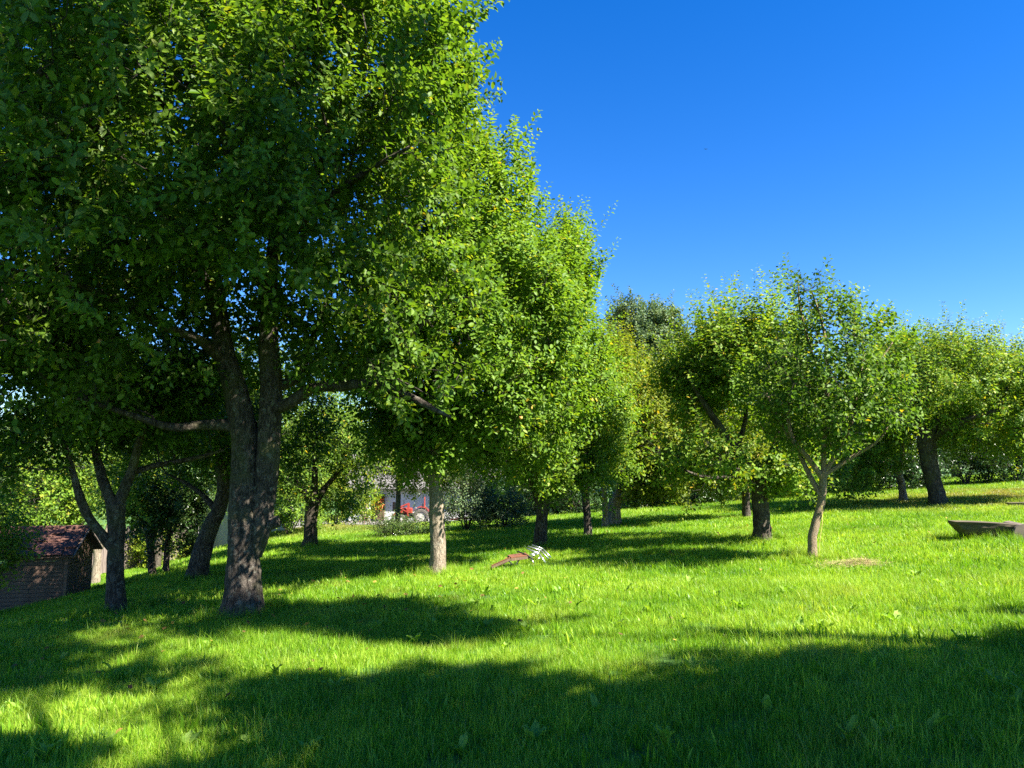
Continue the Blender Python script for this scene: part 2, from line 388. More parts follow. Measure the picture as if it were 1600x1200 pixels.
for k in range(4):
    o = bpy.data.objects.new('patch_%02d' % (4 + k), blade_patch('middle_patch', 130, 0.24, 0.03, 0.095, 0.008, 3, 200 + k, 0.8, 0.04)); gcol.objects.link(o)
for k in range(4):
    o = bpy.data.objects.new('patch_%02d' % (8 + k), blade_patch('distant_patch', 110, 0.34, 0.03, 0.10, 0.014, 2, 300 + k, 0.7, 0.05)); gcol.objects.link(o)
for k in range(3):
    o = bpy.data.objects.new('patch_%02d' % (12 + k), blade_patch('long_tuft', 60, 0.10, 0.14, 0.26, 0.0055, 5, 400 + k, 0.75, 0.05)); gcol.objects.link(o)
for k in range(3):
    o = bpy.data.objects.new('patch_%02d' % (15 + k), blade_patch('herb_leaves', 18, 0.17, 0.07, 0.13, 0.022, 4, 500 + k, 0.9, 0.0)); gcol.objects.link(o)
for o in gcol.objects: o.data.materials.append(M['grass'])

def scatter_grass():
    pts, idx, rot, scl = [], [], [], []
    def zone(y0, y1, dens, first):
        n = int((y1 - y0) * (2 * (0.78 * y1 + 3.2)) * dens)
        y = rng.uniform(y0, y1, n); x = rng.uniform(-1, 1, n) * (0.78 * y1 + 3.2)
        k = np.abs(x) < 0.78 * y + 3.2
        x, y = x[k], y[k]
        pts.append(np.stack([x, y, G(x, y)], -1)); idx.append(first + rng.integers(0, 4, len(x)))
        cl = 0.95 + 0.2 * np.sin(x * 1.3 + 2 * np.sin(y * 0.7)) * np.sin(y * 1.1 + 1.5 * np.sin(x * 0.5))
        rot.append(rng.uniform(0, 6.283, len(x))); scl.append(cl * rng.uniform(0.8, 1.25, len(x)))
    zone(2.2, 6.5, 62, 0); zone(6.5, 10, 46, 0); zone(10, 18, 32, 4); zone(18, 36, 17, 8)
    # long tufts, thicker round the trunks and in loose patches
    n = 700; y = 2.4 + 14 * rng.random(n) ** 1.5; x = rng.uniform(-1, 1, n) * (0.75 * y + 2)
    tb = [ground_at(*q) for q in ((378, 966), (181, 957), (683, 898), (306, 906), (843, 856), (1192, 848), (1271, 874), (484, 856), (1560, 842), (1520, 840))]
    for b in tb:
        a = rng.uniform(0, 6.283, 40); r = rng.uniform(0.22, 0.6, 40)
        x = np.append(x, b[0] + r * np.cos(a)); y = np.append(y, b[1] + r * np.sin(a))
    pts.append(np.stack([x, y, G(x, y)], -1)); idx.append(12 + rng.integers(0, 3, len(x))); rot.append(rng.uniform(0, 6.283, len(x))); scl.append(rng.uniform(0.5, 1.0, len(x)))
    n = 5200; y = 3.0 + 17 * rng.random(n) ** 0.9; x = rng.uniform(-1, 1, n) * (0.75 * y + 2)
    k = np.sin(x * 0.9 + 1.3) * np.sin(y * 0.8) + 0.5 * np.sin(x * 2.3) * np.sin(1.9 * y) + rng.normal(0, .35, n) > 0.05; x, y = x[k], y[k]
    pts.append(np.stack([x, y, G(x, y)], -1)); idx.append(15 + rng.integers(0, 3, len(x))); rot.append(rng.uniform(0, 6.283, len(x))); scl.append(rng.uniform(0.6, 1.1, len(x)))
    V = np.concatenate(pts); m = bpy.data.meshes.new('grass')
    m.vertices.add(len(V)); m.vertices.foreach_set('co', V.astype(np.float32).ravel())
    a = m.attributes.new('pick', 'INT', 'POINT'); a.data.foreach_set('value', np.concatenate(idx).astype(np.int32))
    a = m.attributes.new('turn', 'FLOAT', 'POINT'); a.data.foreach_set('value', np.concatenate(rot).astype(np.float32))
    a = m.attributes.new('size', 'FLOAT', 'POINT'); a.data.foreach_set('value', np.concatenate(scl).astype(np.float32))
    m.update()
    o = link('grass', m, None, M['grass'], kind='stuff')
    tag(o, 'bright green meadow grass covering the orchard slope', 'grass')
    ng = bpy.data.node_groups.new('grass_scatter', 'GeometryNodeTree')
    ng.interface.new_socket('Geometry', in_out='INPUT', socket_type='NodeSocketGeometry')
    ng.interface.new_socket('Geometry', in_out='OUTPUT', socket_type='NodeSocketGeometry')
    n = ng.nodes; l = ng.links
    gi = n.new('NodeGroupInput'); go = n.new('NodeGroupOutput')
    ci = n.new('GeometryNodeCollectionInfo'); ci.inputs['Collection'].default_value = gcol
    ci.inputs['Separate Children'].default_value = True; ci.inputs['Reset Children'].default_value = True
    ip = n.new('GeometryNodeInstanceOnPoints'); ip.inputs['Pick Instance'].default_value = True
    def named(nm, ty):
        q = n.new('GeometryNodeInputNamedAttribute'); q.data_type = ty; q.inputs['Name'].default_value = nm; return q
    pk = named('pick', 'INT'); tu = named('turn', 'FLOAT'); sz = named('size', 'FLOAT')
    cx = n.new('ShaderNodeCombineXYZ')
    l.new(gi.outputs[0], ip.inputs['Points']); l.new(ci.outputs[0], ip.inputs['Instance'])
    l.new([s for s in pk.outputs if s.enabled][0], ip.inputs['Instance Index'])
    l.new([s for s in tu.outputs if s.enabled][0], cx.inputs['Z']); l.new(cx.outputs[0], ip.inputs['Rotation'])
    l.new([s for s in sz.outputs if s.enabled][0], ip.inputs['Scale'])
    l.new(ip.outputs[0], go.inputs[0])
    md = o.modifiers.new('scatter', 'NODES'); md.node_group = ng
scatter_grass()

# ------------------------------------------------------------------ tree building
def resample(pts, rad, step):
    """Catmull-Rom through the points, evenly spaced"""
    pts = np.asarray(pts, float); rad = np.asarray(rad, float)
    if len(pts) < 3: Q = pts; q = rad
    e0 = 2 * pts[0] - pts[1]; e1 = 2 * pts[-1] - pts[-2]; A = np.vstack([e0, pts, e1])
    out, ro = [], []
    for i in range(len(pts) - 1):
        p0, p1, p2, p3 = A[i:i + 4]; k = max(2, int(np.linalg.norm(p2 - p1) / step))
        for t in np.arange(k) / k:
            out.append(0.5 * (2 * p1 + (p2 - p0) * t + (2 * p0 - 5 * p1 + 4 * p2 - p3) * t * t + (3 * p1 - p0 - 3 * p2 + p3) * t ** 3))
            ro.append(rad[i] + (rad[i + 1] - rad[i]) * t)
    out.append(pts[-1]); ro.append(rad[-1]); return np.array(out), np.array(ro)

def pnoise(nr, ns, seed, fa=3, fs=4):
    """smooth noise, periodic round the stem"""
    g = np.random.default_rng(seed); th = np.linspace(0, 2 * np.pi, ns, endpoint=False)[None, :]; s = np.linspace(0, 1, nr)[:, None]
    z = np.zeros((nr, ns))
    for k in range(10):
        a = g.integers(1, fa * 2 + 1); z += np.sin(a * th + g.uniform(0, 6.28) + g.uniform(-fs, fs) * 3 * s) * np.cos(g.uniform(0, fs * 3) * s * 3 + g.uniform(0, 6.28)) / (a ** 0.5)
    return z / 3

def stem_tube(pts, rad, sides, step, amp, seed, ridge=0.0):
    p, r = resample(pts, rad, step); n = len(p)
    t = np.gradient(p, axis=0); t /= np.linalg.norm(t, axis=1)[:, None] + 1e-9
    u = np.cross(t, [0.3, 1, 0.1]); u /= np.linalg.norm(u, axis=1)[:, None] + 1e-9
    w = np.cross(t, u)
    th = np.linspace(0, 2 * np.pi, sides, endpoint=False)
    rr = r[:, None] * (1 + amp * pnoise(n, sides, seed))
    if ridge:
        g = np.random.default_rng(seed + 1); sh = np.cumsum(g.normal(0, 0.12, n))[:, None]
        rr = rr + ridge * (np.abs(np.sin(th[None, :] * 7 + sh + 1.2 * pnoise(n, sides, seed + 3))) - 0.5) + ridge * 0.8 * g.normal(0, 0.35, (n, sides))
    V = p[:, None, :] + rr[..., None] * (np.cos(th)[None, :, None] * u[:, None, :] + np.sin(th)[None, :, None] * w[:, None, :])
    V = V.reshape(-1, 3); i = np.arange((n - 1) * sides); a = i // sides; b = i % sides; b2 = (b + 1) % sides
    F = np.stack([a * sides + b, a * sides + b2, (a + 1) * sides + b2, (a + 1) * sides + b], -1)
    V = np.vstack([V, p[-1:]]); k = np.arange(sides); last = (n - 1) * sides
    F4 = [F]; cap = np.stack([last + k, last + (k + 1) % sides, np.full(sides, len(V) - 1), np.full(sides, len(V) - 1)], -1)
    T = np.concatenate([np.stack([F[:, 0], F[:, 1], F[:, 2]], -1), np.stack([F[:, 0], F[:, 2], F[:, 3]], -1), cap[:, :3]])
    return V, T

def frusta(A, B, ra, rb, sides):
    """one tapered piece per edge A->B"""
    d = B - A; L = np.linalg.norm(d, axis=1)[:, None] + 1e-9; d = d / L
    ref = np.where(np.abs(d[:, 2:3]) > 0.9, np.array([[1.0, 0, 0]]), np.array([[0, 0, 1.0]]))
    u = np.cross(d, ref); u /= np.linalg.norm(u, axis=1)[:, None] + 1e-9; w = np.cross(d, u)
    th = np.linspace(0, 2 * np.pi, sides, endpoint=False)
    c = np.cos(th)[None, :, None] * u[:, None, :] + np.sin(th)[None, :, None] * w[:, None, :]
    V = np.concatenate([A[:, None] + ra[:, None, None] * c, B[:, None] + rb[:, None, None] * c], 1)
    k = np.arange(sides); k2 = (k + 1) % sides
    T = np.concatenate([np.stack([k, k2, sides + k2], -1), np.stack([k, sides + k2, sides + k], -1)])
    F = (np.arange(len(A))[:, None, None] * 2 * sides + T[None]).reshape(-1, 3)
    return V.reshape(-1, 3), F

LEAF_HI = (np.array([[0, 0, 0], [.26, .22, .035], [.64, .25, .03], [1, 0, -.14], [.64, -.25, .03], [.26, -.22, .035], [.45, 0, -.03]]),
           np.array([[0, 6, 1], [1, 6, 2], [2, 6, 3], [3, 6, 4], [4, 6, 5], [5, 6, 0]])[:, ::-1])
LEAF_MID = (np.array([[0, 0, 0], [.30, .25, .05], [.72, .23, .03], [1, 0, -.08], [.72, -.23, .03], [.30, -.25, .05]]),
            np.array([[0, 3, 2], [0, 2, 1], [0, 4, 3], [0, 5, 4]]))
LEAF_LO = (np.array([[0, 0, 0], [.5, .31, .06], [1, 0, -.06], [.5, -.31, .06]]), np.array([[0, 2, 1], [0, 3, 2]]))

def leaf_frames(D, g, up=1.0, rnd=0.55, face=None):
    N = (np.array([0, 0, up]) if face is None else face) + g.normal(0, rnd if face is None else 0.3, D.shape)
    sd = np.cross(N, D); sd /= np.linalg.norm(sd, axis=1)[:, None] + 1e-9
    N = np.cross(D, sd); return sd, N

def leaf_arrays(Pt, D, L, tint, shape, g, rnd=0.55, wide=1.0, face=None):
    sd, N = leaf_frames(D, g, rnd=rnd, face=face); B, T = shape
    V = Pt[:, None] + L[:, None, None] * (B[None, :, 0:1] * D[:, None] + wide * B[None, :, 1:2] * sd[:, None] + B[None, :, 2:3] * N[:, None] * g.uniform(0.3, 2.2, len(Pt))[:, None, None])
    nv = len(B); F = (np.arange(len(Pt))[:, None, None] * nv + T[None]).reshape(-1, 3)
    return V.reshape(-1, 3), F, np.repeat(tint, nv)
def leaves_mesh(name, *a, **k):
    V, F, t = leaf_arrays(*a, **k); return tri_mesh(name, V, F, {'tint': t})
def join_tri(name, parts):
    off = 0; V, F, T = [], [], []
    for v, f, t in parts: V.append(v); F.append(f + off); T.append(t); off += len(v)
    return tri_mesh(name, np.concatenate(V), np.concatenate(F), {'tint': np.concatenate(T)})

def gap_noise(p, ph, f):
    return (np.sin(p[:, 0] * f + ph[0]) * np.sin(p[:, 1] * f * 1.1 + ph[1]) + np.sin(p[:, 2] * f * 1.2 + ph[2]) * np.sin(p[:, 0] * f * 0.7 + p[:, 1] * f * 0.5 + ph[3])) * 0.5

def crown_points(ells, n, g, gap=-0.14, shell=0.42, f=2.3):
    """cluster centres spread through the union of the crown's lobes, thinner inside, with holes"""
    vol = np.array([np.prod(e[1]) ** 0.85 for e in ells]); vol /= vol.sum(); ph = g.uniform(0, 6.28, 4)
    C = []
    m = n * 8; w = g.choice(len(ells), m, p=vol)
    d = g.normal(size=(m, 3)); d /= np.linalg.norm(d, axis=1)[:, None]; r = g.uniform(0, 1, m) ** shell
    c = np.array([ells[k][0] for k in range(len(ells))])[w]; rad = np.array([ells[k][1] for k in range(len(ells))])[w]
    lump = 1 + np.clip(g.normal(0, .1, m), -.2, .28) + 0.16 * np.sin(d[:, 0] * 5 + ph[0]) * np.sin(d[:, 2] * 6 + ph[1]) + 0.08 * np.sin(d[:, 1] * 9 + ph[2])
    p = c + d * r[:, None] * rad * lump[:, None]
    # inside another lobe's deep interior: drop most
    keep = np.ones(m, bool)
    for e in ells:
        q = (((p - e[0]) / e[1]) ** 2).sum(1); keep &= ~((q < 0.22) & (g.random(m) < 0.7))
    keep &= gap_noise(p, ph, f) > gap
    p = p[keep]
    if len(p) <= n: return p
    # thin out evenly: best of a few candidates
    out = [p[0]]; dm = np.linalg.norm(p - p[0], axis=1)
    free = np.ones(len(p), bool); free[0] = False
    for _ in range(n - 1):
        c = g.choice(np.nonzero(free)[0], 5); b = c[np.argmax(dm[c])]
        free[b] = False; out.append(p[b]); dm = np.minimum(dm, np.linalg.norm(p - p[b], axis=1))
    return np.array(out)

def make_tree(name, label, cat, base, trunk, limbs, ells, n, shoots, per, leaf, shape, mat, bark, seed, group=None, tint=0.5, tvar=0.22,
              spike=0.2, up=0.7, sides=14, step=0.06, ridge=0.0, yellow=0.02, loose=1.0, apples=0, pick=0, twig_r=0.0035, shoot_len=(0.22, 0.5), rise=0.5, wide=1.0, gap=-0.14):
    """trunk / limbs: lists of (point, radius); ells: lobes (centre, radii); everything in world metres"""
    g = np.random.default_rng(seed); base = np.asarray(base, float)
    t = thing(name, label, cat, base, group=group)
    tp = np.array([p for p, _ in trunk]); tr = np.array([r for _, r in trunk])
    V, F = stem_tube(tp - base, tr, sides, step, 0.09, seed, ridge)
    link('trunk', tri_mesh('trunk', V, F, smooth=True), t, bark)
    nodes = [tp[-1]]; plen = [0.0]; par = [-1]
    rsk = [tr[-1]]
    for li, lb in enumerate(limbs):
        lp = np.array([p for p, _ in lb]); lr = np.array([r for _, r in lb])
        V, F = stem_tube(lp - base, lr, max(6, sides * 2 // 3), step * 1.3, 0.10, seed + 11 + li, ridge * 0.6)
        link('branch', tri_mesh('branch', V, F, smooth=True), t, bark)
        q, qr = resample(lp, lr, 0.16)
        k0 = max(1, len(q) // 4); acc = 0.0
        for a in range(k0, len(q)):
            acc += np.linalg.norm(q[a] - q[a - 1]); nodes.append(q[a]); plen.append(acc * 0.6); par.append(-1); rsk.append(qr[a])
    NB = len(nodes)
    C = crown_points(ells, n, g, gap)
    order = np.argsort(np.min(np.linalg.norm(C[:, None] - np.array(nodes)[None], axis=2), axis=1))
    cap = len(C) * 5 + NB + 10
    N_ = np.zeros((cap, 3)); N_[:NB] = nodes; PL = np.zeros(cap); PL[:NB] = plen; PR = np.full(cap, -1); cnt = NB
    tips = []
    for ci in order:
        c = C[ci]; d = c - N_[:cnt]; dist = np.linalg.norm(d, axis=1)
        cost = dist + 0.3 * PL[:cnt] + 0.35 * np.maximum(0, -d[:, 2]); j = int(np.argmin(cost)); prev = j
        a = N_[j]; L = dist[j]; k = 1 if L < 0.25 else (2 if L < 0.6 else (3 if L < 1.3 else 4))
        bend = g.normal(0, 0.07, 3) * L + np.array([0, 0, -0.08 * L])
        for s in range(1, k + 1):
            f = s / k; N_[cnt] = a + (c - a) * f + bend * math.sin(f * math.pi); PR[cnt] = prev; PL[cnt] = PL[prev] + L / k; prev = cnt; cnt += 1
        tips.append(prev)
    load = np.zeros(cnt); load[tips] += 1
    for i in range(cnt - 1, NB - 1, -1):
        if PR[i] >= 0: load[PR[i]] += load[i]
    i = np.arange(NB, cnt); pa = PR[i]
    rad = twig_r * np.maximum(load, 1) ** 0.48
    A, B = N_[pa] - base, N_[i] - base
    ra = np.where(pa < NB, rad[i] * 1.15, np.minimum(rad[pa], rad[i] * 1.5)); rb = rad[i]
    # shoots
    m = len(C); cc = N_[np.array(tips)]
    mid = np.mean([e[0] for e in ells], 0); top = max(e[0][2] + e[1][2] for e in ells); bot = min(e[0][2] - e[1][2] for e in ells)
    ns = np.maximum(2, (shoots * g.uniform(0.6, 1.4, m)).astype(int)); w = np.repeat(np.arange(m), ns); K = len(w)
    hgt = (cc[w, 2] - bot) / (top - bot + 1e-6)
    outw = cc[w] - mid; outw[:, 2] *= 0.5; outw /= np.linalg.norm(outw, axis=1)[:, None] + 1e-9
    SD = 0.75 * outw + np.array([0, 0, 1.0]) * (up * (hgt[:, None] * 1.3 - 0.15)) + g.normal(0, 0.62, (K, 3)); SD /= np.linalg.norm(SD, axis=1)[:, None]
    SL = g.uniform(*shoot_len, K); spk = (g.random(K) < spike * (0.3 + hgt * 1.4)); SL[spk] *= g.uniform(1.5, 2.3, spk.sum()) * (1 + 0.35 * (hgt[spk] > .65))
    SD[spk, 2] += rise; SD /= np.linalg.norm(SD, axis=1)[:, None]
    S0 = cc[w] + g.normal(0, 0.09 * loose, (K, 3)); droop = np.array([0, 0, -0.12]) * SL[:, None] * ~spk[:, None]
    S1 = S0 + SD * SL[:, None] * 0.5; S2 = S0 + SD * SL[:, None] + droop
    parts = [frusta(A, B, ra, rb, 5 if pick else 3)]
    if not pick:
        r0 = np.full(K, twig_r * 0.75); parts += [frusta(cc[w] - base, S2 - base, r0, r0 * 0.4, 3)]
    else:
        r0 = np.full(K, twig_r * 0.75)
        parts += [frusta(cc[w] - base, S1 - base, r0, r0 * 0.8, 3), frusta(S1 - base, S2 - base, r0 * 0.8, r0 * 0.35, 3)]
    off = 0; VV, FF = [], []
    for v, f in parts: VV.append(v); FF.append(f + off); off += len(v)
    link('twigs', tri_mesh('twigs', np.concatenate(VV), np.concatenate(FF)), t, M['twig'], kind='stuff')
    # leaves along each shoot
    nl = np.maximum(4, (per * SL / np.mean(shoot_len) * g.uniform(0.75, 1.25, K)).astype(int)); nl = np.where(spk, (nl * 1.5).astype(int), nl); nl = np.minimum(nl, int(per * 3.6))
    lw = np.repeat(np.arange(K), nl); ord_ = np.arange(len(lw)) - np.repeat(np.cumsum(nl) - nl, nl); f = (ord_ + 0.6) / nl[lw]; f = 0.08 + 0.92 * f
    base_pt = np.where((f < 0.5)[:, None], S0[lw] + (S1 - S0)[lw] * (f * 2)[:, None], S1[lw] + (S2 - S1)[lw] * (f * 2 - 1)[:, None])
    ax = SD[lw]; ref = np.where(np.abs(ax[:, 2:3]) > 0.9, np.array([[1.0, 0, 0]]), np.array([[0, 0, 1.0]]))
    u = np.cross(ax, ref); u /= np.linalg.norm(u, axis=1)[:, None]; v = np.cross(ax, u); ang = ord_ * 2.399 + w[lw] * 1.7 + lw * 0.9
    D = 0.55 * ax + np.cos(ang)[:, None] * u + np.sin(ang)[:, None] * v + g.normal(0, 0.22, (len(lw), 3)) + np.array([0, 0, -0.22])
    D /= np.linalg.norm(D, axis=1)[:, None]
    LL = leaf * g.uniform(0.65, 1.25, len(lw)) * (1 - 0.35 * np.maximum(0, f - 0.7) / 0.3)
    ct = np.clip(g.normal(0, 0.5, m), -1.2, 1.2)
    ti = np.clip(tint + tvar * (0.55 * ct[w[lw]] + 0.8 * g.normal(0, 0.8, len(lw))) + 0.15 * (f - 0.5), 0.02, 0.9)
    face = (np.array([0, 0, 0.9]) + 0.55 * outw + g.normal(0, 0.3, (K, 3)))[lw]
    yl = g.random(len(lw)) < yellow; ti[yl] = g.uniform(0.93, 1.0, yl.sum())
    pt = base_pt + D * 0.018
    keep = np.ones(len(pt), bool)
    if pick:                                     # the leaves that show largest, one object each
        dd = np.linalg.norm(pt - np.array([0, 0, EYE]), axis=1)
        px = pt[:, 0] / pt[:, 1] * FPX + 800; pz = 740 - (pt[:, 2] - EYE) / pt[:, 1] * FPX
        vis = (px > -10) & (px < 1610) & (pz > -30) & (pt[:, 1] > 1)
        size = np.where(vis, LL / dd, 0); pk = np.argsort(-size)[:pick]; keep[pk] = False
        vm = []
        for q in range(5):
            B0, T0 = LEAF_HI; Bq = B0.copy(); Bq[:, 2] *= [0.4, 0.9, 1.4, 1.9, 2.4][q]
            mm = tri_mesh('leaf', Bq, T0, {'tint': np.full(len(B0), [0.3, 0.42, 0.5, 0.6, 0.75][q])}); mm.materials.append(mat); vm.append(mm)
        sd, NN = leaf_frames(D[pk], g, face=face[pk])
        for q, idx in enumerate(pk):
            o = link('leaf', vm[min(4, int(ti[idx] * 5))], t)
            mtx = Matrix((D[idx], sd[q], NN[q])).transposed().to_4x4()
            o.matrix_local = Matrix.Translation(Vector(pt[idx] - base)) @ mtx @ Matrix.Scale(float(LL[idx]), 4)
    if pick:                                      # finer leaves where they show large
        big = keep & vis & (size > np.quantile(size[vis], 0.75)); sml = keep & ~big
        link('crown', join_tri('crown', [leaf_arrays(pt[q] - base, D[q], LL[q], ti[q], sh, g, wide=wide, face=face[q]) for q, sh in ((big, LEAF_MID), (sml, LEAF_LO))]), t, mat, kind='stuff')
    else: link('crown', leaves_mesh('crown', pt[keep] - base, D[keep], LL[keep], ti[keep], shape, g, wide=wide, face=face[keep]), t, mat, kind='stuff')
    if apples:
        dist = (((cc - mid) / (np.array([top - bot] * 3) / 2)) ** 2).sum(1)
        cand = g.permutation(m)[:apples]
        for c in cand:
            p = cc[c] + g.normal(0, 0.12, 3) + np.array([0, 0, -0.08])
            o = link('apple', APPLE, t); o.location = Vector(p - base); o.rotation_euler = tuple(g.uniform(-0.6, 0.6, 3)); sc = g.uniform(0.85, 1.15); o.scale = (sc, sc, sc)
    return t

def apple_mesh():
    n = 14; V = []; F = []
    prof = [(0.0, 0.024), (0.008, 0.028), (0.02, 0.030), (0.031, 0.018), (0.034, 0.0), (0.029, -0.018), (0.018, -0.029), (0.007, -0.030), (0.0, -0.026)]
    bm = bmesh.new(); rings = []
    for r, z in prof:
        rings.append([bm.verts.new((r * math.cos(k * 2 * math.pi / n), r * math.sin(k * 2 * math.pi / n), z)) for k in range(n)] if r else [bm.verts.new((0, 0, z))])
    for a, b in zip(rings[:-1], rings[1:]):
        for k in range(n):
            if len(a) == 1: bm.faces.new((a[0], b[(k + 1) % n], b[k])) if False else bm.faces.new((a[0], b[k], b[(k + 1) % n]))
            elif len(b) == 1: bm.faces.new((a[k], b[0], a[(k + 1) % n]))
            else: bm.faces.new((a[k], b[k], b[(k + 1) % n], a[(k + 1) % n]))
    bmesh.ops.recalc_face_normals(bm, faces=bm.faces)
    r = bmesh.ops.create_cone(bm, cap_ends=True, segments=5, radius1=0.0018, radius2=0.0015, depth=0.03)
    bmesh.ops.translate(bm, verts=r['verts'], vec=(0, 0, 0.038))
    m = bpy.data.meshes.new('apple'); bm.to_mesh(m); bm.free(); m.polygons.foreach_set('use_smooth', np.ones(len(m.polygons), bool)); m.materials.append(M['apple']); return m
APPLE = apple_mesh()

def px_tree(name, label, trunk, limbs, lobes, n, shoots, per, leaf, shape, mat, bark, seed, cat='tree', depth=None, **kw):
    """a tree measured on the photograph: pixel positions are turned into metres at the depth where its trunk meets the ground.
    trunk / limbs: (px, py, width px[, metres nearer/farther]); lobes: (px, py, dd, rx px, ry px, depth radius m)"""
    if depth is None:
        b = ground_at(trunk[0][0], trunk[0][1])
    else:
        b = P(trunk[0][0], trunk[0][1], depth); b = on_ground(b[0], b[1])
    Dp = b[1]; s = Dp / FPX
    def pt(q):
        dd = q[3] if len(q) > 3 else 0.0; return (P(q[0], q[1], Dp + dd), q[2] * s / 2)
    tk = [pt(q) for q in trunk]; tk[0] = (np.array([tk[0][0][0], Dp, b[2] - 0.06]), tk[0][1])
    if depth is not None: pass
    lm = [[pt(q) for q in lb] for lb in limbs]
    el = []
    for (px, py, dd, rx, ry, rd) in lobes:
        k = (Dp + dd) / FPX; el.append((P(px, py, Dp + dd), np.array([rx * k, rd, ry * k]) * 0.92))
    return make_tree(name, label, cat, b, tk, lm, el, n, shoots, per, leaf, shape, mat, bark, seed, **kw)

ROW = 'old apple trees of the orchard'
# --- the big apple tree with the split trunk
px_tree('apple_tree', 'big old apple tree with a thick split trunk and dense dark crown',
    [(376, 966, 80), (379, 948, 63), (380, 915, 53), (381, 870, 47), (382, 830, 47), (382, 780, 44), (383, 720, 41), (381, 660, 38)],
    [[(383, 690, 41), (374, 630, 38), (356, 570, 32), (343, 500, 27), (334, 420, 20), (322, 330, 14), (306, 230, 8), (300, 130, 4)],
     [(394, 868, 28), (403, 832, 36), (412, 780, 36), (418, 720, 36), (421, 660, 35), (424, 600, 33), (420, 540, 30), (421, 480, 26), (426, 400, 20), (440, 300, 14), (452, 200, 9), (470, 90, 4)],
     [(424, 640, 20), (455, 628, 18, -.1), (490, 606, 17, -.2), (540, 603, 16, -.35), (585, 600, 15, -.5), (640, 620, 11, -.6), (685, 643, 6, -.7), (705, 652, 3, -.7)],
     [(424, 606, 18), (463, 592, 15, .2), (478, 560, 13, .3), (492, 520, 11, .4), (512, 470, 8, .5), (540, 400, 4, .6)],
     [(585, 601, 9, -.5), (610, 566, 9, -.4), (640, 530, 7, -.3), (690, 470, 4, -.2)],
     [(368, 666, 20), (320, 664, 15, -.2), (270, 668, 12, -.4), (210, 650, 8, -.7), (120, 622, 4, -1.0)],
     [(350, 565, 17), (312, 532, 14, -.5), (250, 508, 10, -1.0), (180, 470, 8, -1.6), (90, 430, 4, -2.2)],
     [(338, 480, 18), (300, 400, 16, -1.0), (235, 300, 12, -2.0), (150, 200, 9, -3.0), (60, 110, 5, -3.6)],
     [(426, 400, 14), (500, 320, 11, -.8), (570, 270, 8, -1.4), (640, 230, 4, -1.8)],
     [(408, 822, 26), (424, 817, 21), (436, 814, 17)],
     [(421, 470, 14), (380, 380, 11, -1.2), (360, 270, 8, -2.4), (340, 150, 5, -3.0)]],
    [(310, 250, -.3, 340, 330, 3.3), (110, 430, -1.2, 300, 210, 2.7), (555, 170, .2, 200, 280, 2.2), (585, 500, .1, 180, 130, 1.7),
     (-120, 230, -.8, 280, 360, 3.2), (380, -70, .2, 290, 140, 2.3), (240, 190, -2.8, 250, 250, 1.6), (610, 210, -.8, 115, 210, 1.5), (470, 330, -2.2, 120, 110, 1.0), (620, 590, -.5, 120, 60, 1.0), (330, 430, -2.2, 150, 70, 1.0)],
    1500, 8.5, 11, 0.104, LEAF_MID, M['apple_leaf'], M['bark'], 21, group=None, tint=0.5, tvar=0.24, spike=0.3, up=0.9, sides=44, step=0.03, ridge=0.011,
    apples=14, pick=300, yellow=0.004, shoot_len=(0.2, 0.48))

# --- tree in the shade below it
px_tree('apple_tree', 'dark apple tree forking above a slim trunk beside the timber shed',
    [(181, 957, 34), (181, 935, 28), (180, 900, 25), (181, 860, 24), (182, 820, 25), (181, 785, 27)],
    [[(177, 858, 16), (160, 836, 15, -.1), (140, 810, 13, -.2), (126, 780, 13, -.3), (116, 745, 10, -.4), (100, 690, 6, -.5)],
     [(179, 795, 18), (166, 765, 16), (158, 740, 15, .1), (148, 700, 11, .2), (138, 630, 6, .3)],
     [(183, 795, 18), (195, 762, 16), (206, 735, 14, -.1), (218, 690, 10, -.2), (240, 630, 6, -.3)],
     [(206, 738, 10), (250, 726, 9, .2), (310, 715, 7, .4), (350, 703, 4, .5)]],
    [(130, 590, 0, 210, 120, 2.1), (250, 620, .3, 120, 90, 1.6), (20, 640, -.4, 130, 100, 1.7)],
    360, 8, 11, 0.098, LEAF_LO, M['apple_leaf'], M['bark'], 22, tint=0.4, sides=24, step=0.05, ridge=0.006, spike=0.05, yellow=0.01)

px_tree('apple_tree', 'apple tree leaning uphill with a pruned stub, between the big trunk and the board fence',
    [(306, 906, 36), (312, 880, 30), (320, 850, 27), (331, 820, 24), (342, 795, 21), (349, 765, 20), (347, 730, 18)],
    [[(348, 745, 15), (340, 700, 12), (325, 650, 8), (310, 590, 4)], [(349, 750, 15), (365, 710, 12, .3), (400, 670, 8, .5), (440, 620, 4, .7)],
     [(340, 800, 12), (318, 775, 8, .2), (290, 755, 6, .4), (260, 740, 3, .5)]],
    [(330, 640, 0, 150, 100, 2.0), (280, 720, .4, 90, 50, 1.2), (420, 660, .6, 90, 70, 1.6)],
    330, 8, 10, 0.10, LEAF_LO, M['apple_leaf'], M['bark'], 23, tint=0.42, sides=20, ridge=0.006, spike=0.05)

